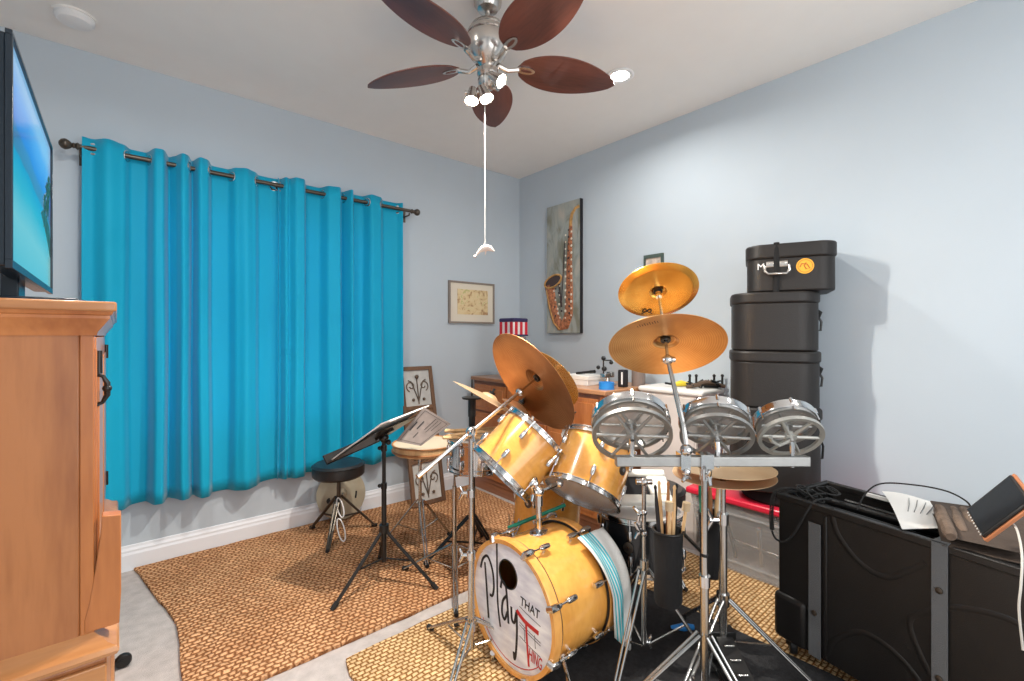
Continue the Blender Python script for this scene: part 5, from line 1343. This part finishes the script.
# black-topped post behind
c = W((472-512)/FPX*2.62, 2.62, 0)
r = thing('percussion_post', 'dark stand with a flat black disc beside the dresser', 'stand', (c.x, c.y, .016))
zt2 = CAM_Z-(397-336)/FPX*2.62
obj('disc', MB().lathe([(.0001, zt2-.012), (.055, zt2-.010), (.058, zt2), (.03, zt2+.006), (.0001, zt2+.006)], T(c.x, c.y, 0), 32), M_BLACKS, r)
obj('pole', MB().cyl((c.x, c.y, .08), (c.x, c.y, zt2-.10), .018).cyl((c.x, c.y, zt2-.11), (c.x, c.y, zt2), .022).cyl((c.x, c.y, zt2), (c.x, c.y, zt2+.10), .005), M_BLACK, r)
stand_legs(r, (c.x, c.y), .25, .10, .26, .7, M_BLACKS, .008, foot=.016)

# decorative panel leaning on the window wall
top_y, bot_y = 3.225, 3.01; pxa, pxb, ph = 1.625, 1.905, 1.02
vz = Vector((0, top_y-bot_y, ph)).normalized(); vx = Vector((1, 0, 0)); vn = vx.cross(vz)   # vn faces -Y
PM = Matrix.Identity(4)
for i in range(3): PM[i][0] = vx[i]; PM[i][1] = vz[i]; PM[i][2] = vn[i]; PM[i][3] = (pxa, bot_y, .020)[i]
PWd = pxb-pxa; PH = ph*1.01
r = thing('decorative_panel', 'tall rustic wooden panel with iron scrollwork leaning by the curtain', 'wall panel', (pxa+PWd/2, bot_y, .016))
f = MB()
f.box((0, 0, -.012), (.028, PH, .012), PM).box((PWd-.028, 0, -.012), (PWd, PH, .012), PM)
for y_ in (0, .30, .70, PH-.028): f.box((.028, y_, -.012), (PWd-.028, y_+.028, .012), PM)
obj('frame', f, M_RUSTIC, r, bevel=.002)
obj('middle_board', MB().box((.028, .328, -.008), (PWd-.028, .70, .004), PM), wood('rustic_board', (.12, .06, .03), (.30, .16, .08), 7, 0, .7, 0), r)
for ya_, yb_ in ((.728, PH-.028), (.028, .30)): obj('white_board', MB().box((.028, ya_, -.008), (PWd-.028, yb_, -.002), PM), M_LINEN, r)
sc_ = MB()
def spiral(cx_, cy_, r0, turns, sg, a0):
    return [PM @ Vector((cx_+sg*r0*(1-.75*i/26)*math.cos(a0+turns*2*PI*i/26), cy_+r0*(1-.75*i/26)*math.sin(a0+turns*2*PI*i/26), .004)) for i in range(27)]
for yb in (.86, .165):
    for sg in (-1, 1):
        sc_.tube(spiral(PWd/2+sg*.055, yb+.02, .042, 1.15, sg, -1.2), .0042, 6)
        sc_.tube([PM @ Vector((PWd/2+sg*a_, yb+b_, .004)) for a_, b_ in ((.0, -.10), (.018, -.04), (.03, .0), (.05, .055), (.075, .065))], .004, 6)
        sc_.ball(tuple(PM @ Vector((PWd/2+sg*.045, yb-.085, .006))), .012)
    sc_.tube([PM @ Vector((PWd/2, yb-.12, .004)), PM @ Vector((PWd/2, yb+.10, .004))], .004, 6); sc_.ball(tuple(PM @ Vector((PWd/2, yb+.09, .006))), .016)
pieces('iron_scroll', sc_, M_IRON, r)

# ------------------------------------------------------------------ big wheeled case at the right
A = Vector((2.014, .713, 0)); dF = Vector((-.239, -.971, 0)).normalized(); eB = Vector((.971, -.239, 0)).normalized()
CL, CW_, CZ0, CZ1 = 1.08, .33, .075, .638
# local: x along the long front (towards the right of the picture), y back, z up
CM = Matrix.Identity(4)
for i in range(3): CM[i][0] = dF[i]; CM[i][1] = eB[i]; CM[i][2] = (0, 0, 1)[i]; CM[i][3] = (A.x, A.y, 0)[i]
r = thing('hardware_case', 'long black moulded hardware case on wheels with grey straps, lid off', 'case', CM @ Vector((CL/2, CW_/2, .012)))
w_ = .016
def fpx(px, y):   # point on the front face in case coordinates
    q = on_plane(px, y, A, eB); return CM.inverted() @ q
bd = MB()
bd.box((0, 0, CZ0), (CL, w_, CZ1), CM).box((0, CW_-w_, CZ0), (CL, CW_, CZ1), CM).box((0, w_, CZ0), (w_, CW_-w_, CZ1), CM).box((CL-w_, w_, CZ0), (CL, CW_-w_, CZ1), CM).box((w_, w_, CZ0), (CL-w_, CW_-w_, CZ0+.02), CM)
obj('shell', bd, M_CASE, r, bevel=.006)
rm_ = MB()
for a_, b_ in (((-.006, -.006), (CL+.006, .018)), ((-.006, CW_-.018), (CL+.006, CW_+.006)), ((-.006, .018), (.018, CW_-.018)), ((CL-.018, .018), (CL+.006, CW_-.018))):
    rm_.box((a_[0], a_[1], CZ1-.022), (b_[0], b_[1], CZ1+.004), CM)
obj('rim', rm_, M_CASE, r, bevel=.004)
obj('dark_sheet', MB().box((w_, w_, CZ1-.16), (.50, CW_-w_, CZ1-.13), CM), M_SHADOWIN, r, smooth=0)  # near-black sheet below the rim darkens the open interior
obj('tray', MB().box((.50, .02, CZ1-.05), (CL-w_, CW_-.02, CZ1-.012), CM), M_CASE, r, bevel=.004)
# moulded relief on the front
def smooth_path(pts, k=7):
    q = [Vector(p) for p in pts]; out = []
    for i in range(len(q)-1):
        p0 = q[max(0, i-1)]; p1 = q[i]; p2 = q[i+1]; p3 = q[min(len(q)-1, i+2)]
        for j in range(k):
            t_ = j/k; out.append(.5*((2*p1)+(p2-p0)*t_+(2*p0-5*p1+4*p2-p3)*t_*t_+(3*p1-p0-3*p2+p3)*t_**3))
    return out+[q[-1]]
rl = MB()
def rel(pp, r_):
    rl.tube([CM @ Vector((v.x, -.0005, v.z)) for v in smooth_path([fpx(*p) for p in pp])], r_, 8, flat=eB)
rel([(831, 508), (836, 530), (850, 552), (868, 569), (888, 577), (908, 571), (925, 563)], .010)
rel([(826, 655), (836, 640), (858, 632), (880, 641), (905, 663), (925, 690)], .010)
rel([(930, 675), (914, 640), (910, 620), (925, 612), (950, 607), (985, 612), (1015, 622), (1040, 640)], .009)
obj('moulded_relief', rl, M_CASE, r)
# raised panel strips and bumper corner
a_ = fpx(777, 600); b_ = fpx(808, 640); xk = fpx(829, 560).x
obj('bumper', MB().box((-.014, -.014, CZ0-.004), (fpx(807, 640).x, CW_+.014, .25), CM), M_CASE, r, bevel=.018, seg=3)
xp = fpx(824, 560).x
for xq in (xp, .90): obj('corner_panel', MB().box((xq, -.006, CZ0+.01), (xq+.012, .002, CZ1-.03), CM), M_CASE, r, bevel=.003)
x1_ = fpx(816, 560).x
def strap(xc_, z0, z1_, over=False, hw_=.017):
    b_ = MB(); pts = [(xc_, -.010, z0), (xc_, -.010, z1_)]
    b_.box((xc_-hw_, -.011, z0), (xc_+hw_, -.007, z1_), CM)
    if over: b_.box((xc_-hw_, -.011, CZ1+.004), (xc_+hw_, CW_+.006, CZ1+.008), CM)
    return b_
zs0 = fpx(816, 660).z; zs1 = fpx(816, 523).z
s1 = obj('strap', strap(x1_, max(CZ0, zs0), zs1, hw_=.021), M_STRAP, r, smooth=0)
x2_ = fpx(941, 600).x
s2 = obj('strap', strap(x2_, CZ0, CZ1+.008, True, .019), M_STRAP, r, smooth=0)
for s_, xc_, zz in ((s1, x1_, fpx(816, 612).z), (s2, x2_, fpx(942, 590).z), (s2, x2_, fpx(940, 677).z)):
    fm_ = frame(CM @ Vector((xc_, -.012, zz)), -eB)
    obj('rivet', MB().lathe([(.010, 0), (.009, .003), (.004, .005), (.0001, .005)], fm_, 16), M_BRONZE, s_)
for (u_, v_) in ((.04, .03), (.04, CW_-.03), (CL-.04, .03), (CL-.04, CW_-.03)):
    wc = CM @ Vector((u_, v_, .048))
    wl = obj('wheel', MB().lathe([(.0001, -.013), (.030, -.013), (.034, -.008), (.034, .008), (.030, .013), (.0001, .013)], frame(wc, (dF+eB*.8).normalized()), 24), M_BLACK, r)
    obj('wheel_fork', MB().box((-.018, -.020, -.01), (.018, .020, .03), CM @ T(u_, v_, .055)), M_BRONZE, wl, bevel=.003)
# rods and cables inside the open end
CI = CM.inverted()
for i, (u0, v0, u1, v1, rd, m_, lb) in enumerate([(.06, .22, .55, .27, .014, M_BLACK, 'black tube lying along the back inside the open case'), (.10, .28, .50, .30, .010, M_BLACKS, 'thin black tube behind the others inside the open case'), (.10, .12, .62, .16, .016, M_BLACK, 'thick black tube along the middle inside the open case')]):
    tag(obj('stand_tube', MB().cyl(CM @ Vector((u0, v0, CZ1-.045)), CM @ Vector((u1, v1, CZ1-.055)), rd), m_), lb, 'tube', 'tubes inside the open case')
tag(obj('label_tag', MB().box((.17, .288, CZ1-.004), (.25, .300, CZ1+.008), CM), M_PAPER, smooth=0), 'small white tag on the back rim of the open case', 'tag')
# coiled cable over the left corner
cb = MB(); base = [CM @ Vector(v) for v in ((.05, .10, CZ1-.02), (.02, .06, CZ1+.015), (-.012, .00, CZ1-.00), (-.022, -.01, CZ1-.08), (-.020, -.01, CZ1-.15))]
sp1 = smooth_path(base, 14); hel = []
for i, p in enumerate(sp1):
    for j in range(4):
        q_ = p.lerp(sp1[min(i+1, len(sp1)-1)], j/4); a = (i*4+j)*PI/2
        hel.append(q_+(rgt*math.cos(a)+fwd*math.sin(a))*.008)
cb.tube(hel, .0022, 6)
tag(obj('coiled_cable', cb, M_RUBBER), 'tightly coiled black cable hanging over the case corner', 'cable')
tag(obj('loose_cable', MB().tube(smooth_path([CM @ Vector(v) for v in ((.12, .14, CZ1-.01), (.135, .02, CZ1+.010), (.12, -.012, CZ1-.03), (.08, -.018, CZ1-.12), (.04, -.020, CZ1-.175), (.0, -.016, CZ1-.18), (-.018, -.014, CZ1-.155))]), .004, 8), M_RUBBER), 'black cable looping down the front of the case', 'cable')
cb = MB(); rr = random.Random(4)
for i in range(8):
    c_ = CM @ Vector((.06+rr.uniform(-.03, .05), .12+rr.uniform(-.06, .10), CZ1-.01+rr.uniform(0, .03))); rad_ = rr.uniform(.02, .04)
    cb.torus(rad_, .0035, frame(c_, Vector((rr.uniform(-1, 1), rr.uniform(-1, 1), 1))), 24, 6)
tag(obj('cable_tangle', cb, M_RUBBER), 'tangle of black cables at the open end of the case', 'cable')
arc = [on_plane(858, 507, CM @ Vector((0, .16, 0)), eB), P(868, 492, 1.80), P(885, 484, 1.76), P(915, 486, 1.70), P(945, 492, 1.62), P(966, 502, 1.55)]
tag(obj('arched_cable', MB().tube(smooth_path([P(857, 510, 1.72), P(866, 493, 1.75), P(882, 483.5, 1.75), P(915, 485, 1.68), P(946, 491, 1.60), P(966, 501, 1.52), P(972, 510, 1.49)]), .0028, 8), M_RUBBER), 'thin black cable arching over the open case', 'cable')
# paper lying on the case
def quad_sheet(corners, sag, th, nrm=None, n=8):
    a, b_, c_, d_ = corners; nn_ = (b_-a).cross(d_-a).normalized()
    if nn_.z < 0: nn_ = -nn_
    g = []
    for i in range(n+1):
        for j in range(n+1):
            u, v = i/n, j/n; p = a.lerp(b_, u).lerp(d_.lerp(c_, u), v); g.append(p+nn_*sag(u, v))
    k = len(g); m_ = n+1
    return MB().add(g+[p-nn_*th for p in g], [(i*m_+j, (i+1)*m_+j, (i+1)*m_+j+1, i*m_+j+1) for i in range(n) for j in range(n)]+[(k+i*m_+j, k+i*m_+j+1, k+(i+1)*m_+j+1, k+(i+1)*m_+j) for i in range(n) for j in range(n)]), nn_
ZT = CZ1+.010
def onz(px, y, z): return on_plane(px, y, (0, 0, z), (0, 0, 1))
pc_ = [onz(902, 529, ZT), onz(941, 528, ZT), onz(968, 507, ZT+.012), onz(882, 491, ZT+.015)]
sh, _ = quad_sheet(pc_, lambda u, v: .012*math.sin(PI*v)+.006*math.sin(7*u)*v, .0012)
r = thing('paper_sheet', 'white printed sheet of paper on the open black case', 'paper', pc_[0])
obj('sheet', sh, M_PAPER, r, smooth=60)
ib = MB()
for i in range(5):
    u = .30+.11*i
    pts_ = [pc_[0].lerp(pc_[1], u_).lerp(pc_[3].lerp(pc_[2], u_), v_)+Vector((0, 0, .0025+.012*math.sin(PI*v_)+.006*math.sin(7*u_)*v_)) for u_, v_ in [(u-.05, .35), (u, .55), (u+.02, .80)]]
    ib.tube(pts_, .0012, 6)
obj('print', ib, mat('grey_print', (.25, .25, .25), .7), r)
# brown ribbed cloth
zc_ = ZT+.006
cw0, cw1, cw2, cw3 = onz(942, 541, zc_), onz(1030, 561, zc_), onz(1040, 520, zc_+.02), onz(930, 505, zc_+.02)
rb_, nn_ = quad_sheet([cw0, cw1, cw2, cw3], lambda u, v: .016+.018*math.sin(PI*min(1, v*1.1))*(1-.3*u), .03, n=14)
r = thing('brown_cloth', 'folded brown corduroy bag lying under the tablet', 'bag', cw0)
obj('cloth', rb_, M_BROWN2, r, smooth=70)
rg_ = MB()
for (xa, ya, xb, yb_, rd) in ((939, 508, 951, 537, .017), (953, 509, 964, 533, .013), (963, 509, 974, 529, .013), (972, 509, 984, 531, .012)):
    rg_.tube(smooth_path([onz(xa, ya, zc_+.030), onz((xa+xb)/2, (ya+yb_)/2, zc_+.036), onz(xb, yb_, zc_+.022)], 4), [rd*.8]+[rd]*7+[rd*.7], 10)
obj('rib', rg_, M_BROWNC, r)
# tablet in a leather cover
Za = zc_+.03
t0, t1, t2, t3 = P(985, 528, 1.30), P(1035, 489, 1.22), P(1012, 474, 1.36), P(968, 512, 1.42)
ux = (P(1030, 500, 1.17)-P(984, 533, 1.28)); 
tc0 = P(984, 538, 1.24); tc3 = P(968, 510, 1.33); tc2 = P(1012, 475, 1.252)
xax = (tc2-tc3); L1 = xax.length; xax.normalize(); yax = (tc3-tc0); yax = (yax-xax*yax.dot(xax)); L2 = yax.length; yax.normalize(); zax = xax.cross(yax)
TM = Matrix.Identity(4)
for i in range(3): TM[i][0] = xax[i]; TM[i][1] = yax[i]; TM[i][2] = zax[i]; TM[i][3] = tc0[i]
sgz = 1 if zax.dot(Vector((0, 0, CAM_Z))-tc0) > 0 else -1
r = thing('tablet', 'black tablet in a tan leather cover propped on the brown bag', 'tablet', tc0)
if sgz < 0:
    for i in range(3): TM[i][1] = -yax[i]; TM[i][2] = -zax[i]; TM[i][3] = (tc0+yax*L2)[i]
obj('cover', MB().box((-.005, -.005, -.011), (L1+.005, L2+.005, -.002), TM), M_LEATHER, r, bevel=.002)
obj('body', MB().box((0, 0, -.002), (L1, L2, .005), TM), M_BLACK, r, bevel=.003)
obj('screen', MB().box((.006, .006, .005), (L1-.006, L2-.006, .0058), TM), M_SCREEN, r, smooth=0)
obj('spiral', MB().tube([TM @ Vector((.004*math.cos(i*.9), L2*.08+L2*.84*i/60, .004*math.sin(i*.9))) for i in range(61)], .0015, 5), M_PAPER, r)
tag(obj('charging_cable', MB().tube(smooth_path([P(1010, 521, 1.24), P(1017, 530, 1.18), P(1022, 555, 1.12), P(1021, 585, 1.10), P(1019, 610, 1.10), P(1023, 650, 1.10)]), .0025, 8), M_CABLE), 'white charging cable hanging from the tablet down the case front', 'cable')
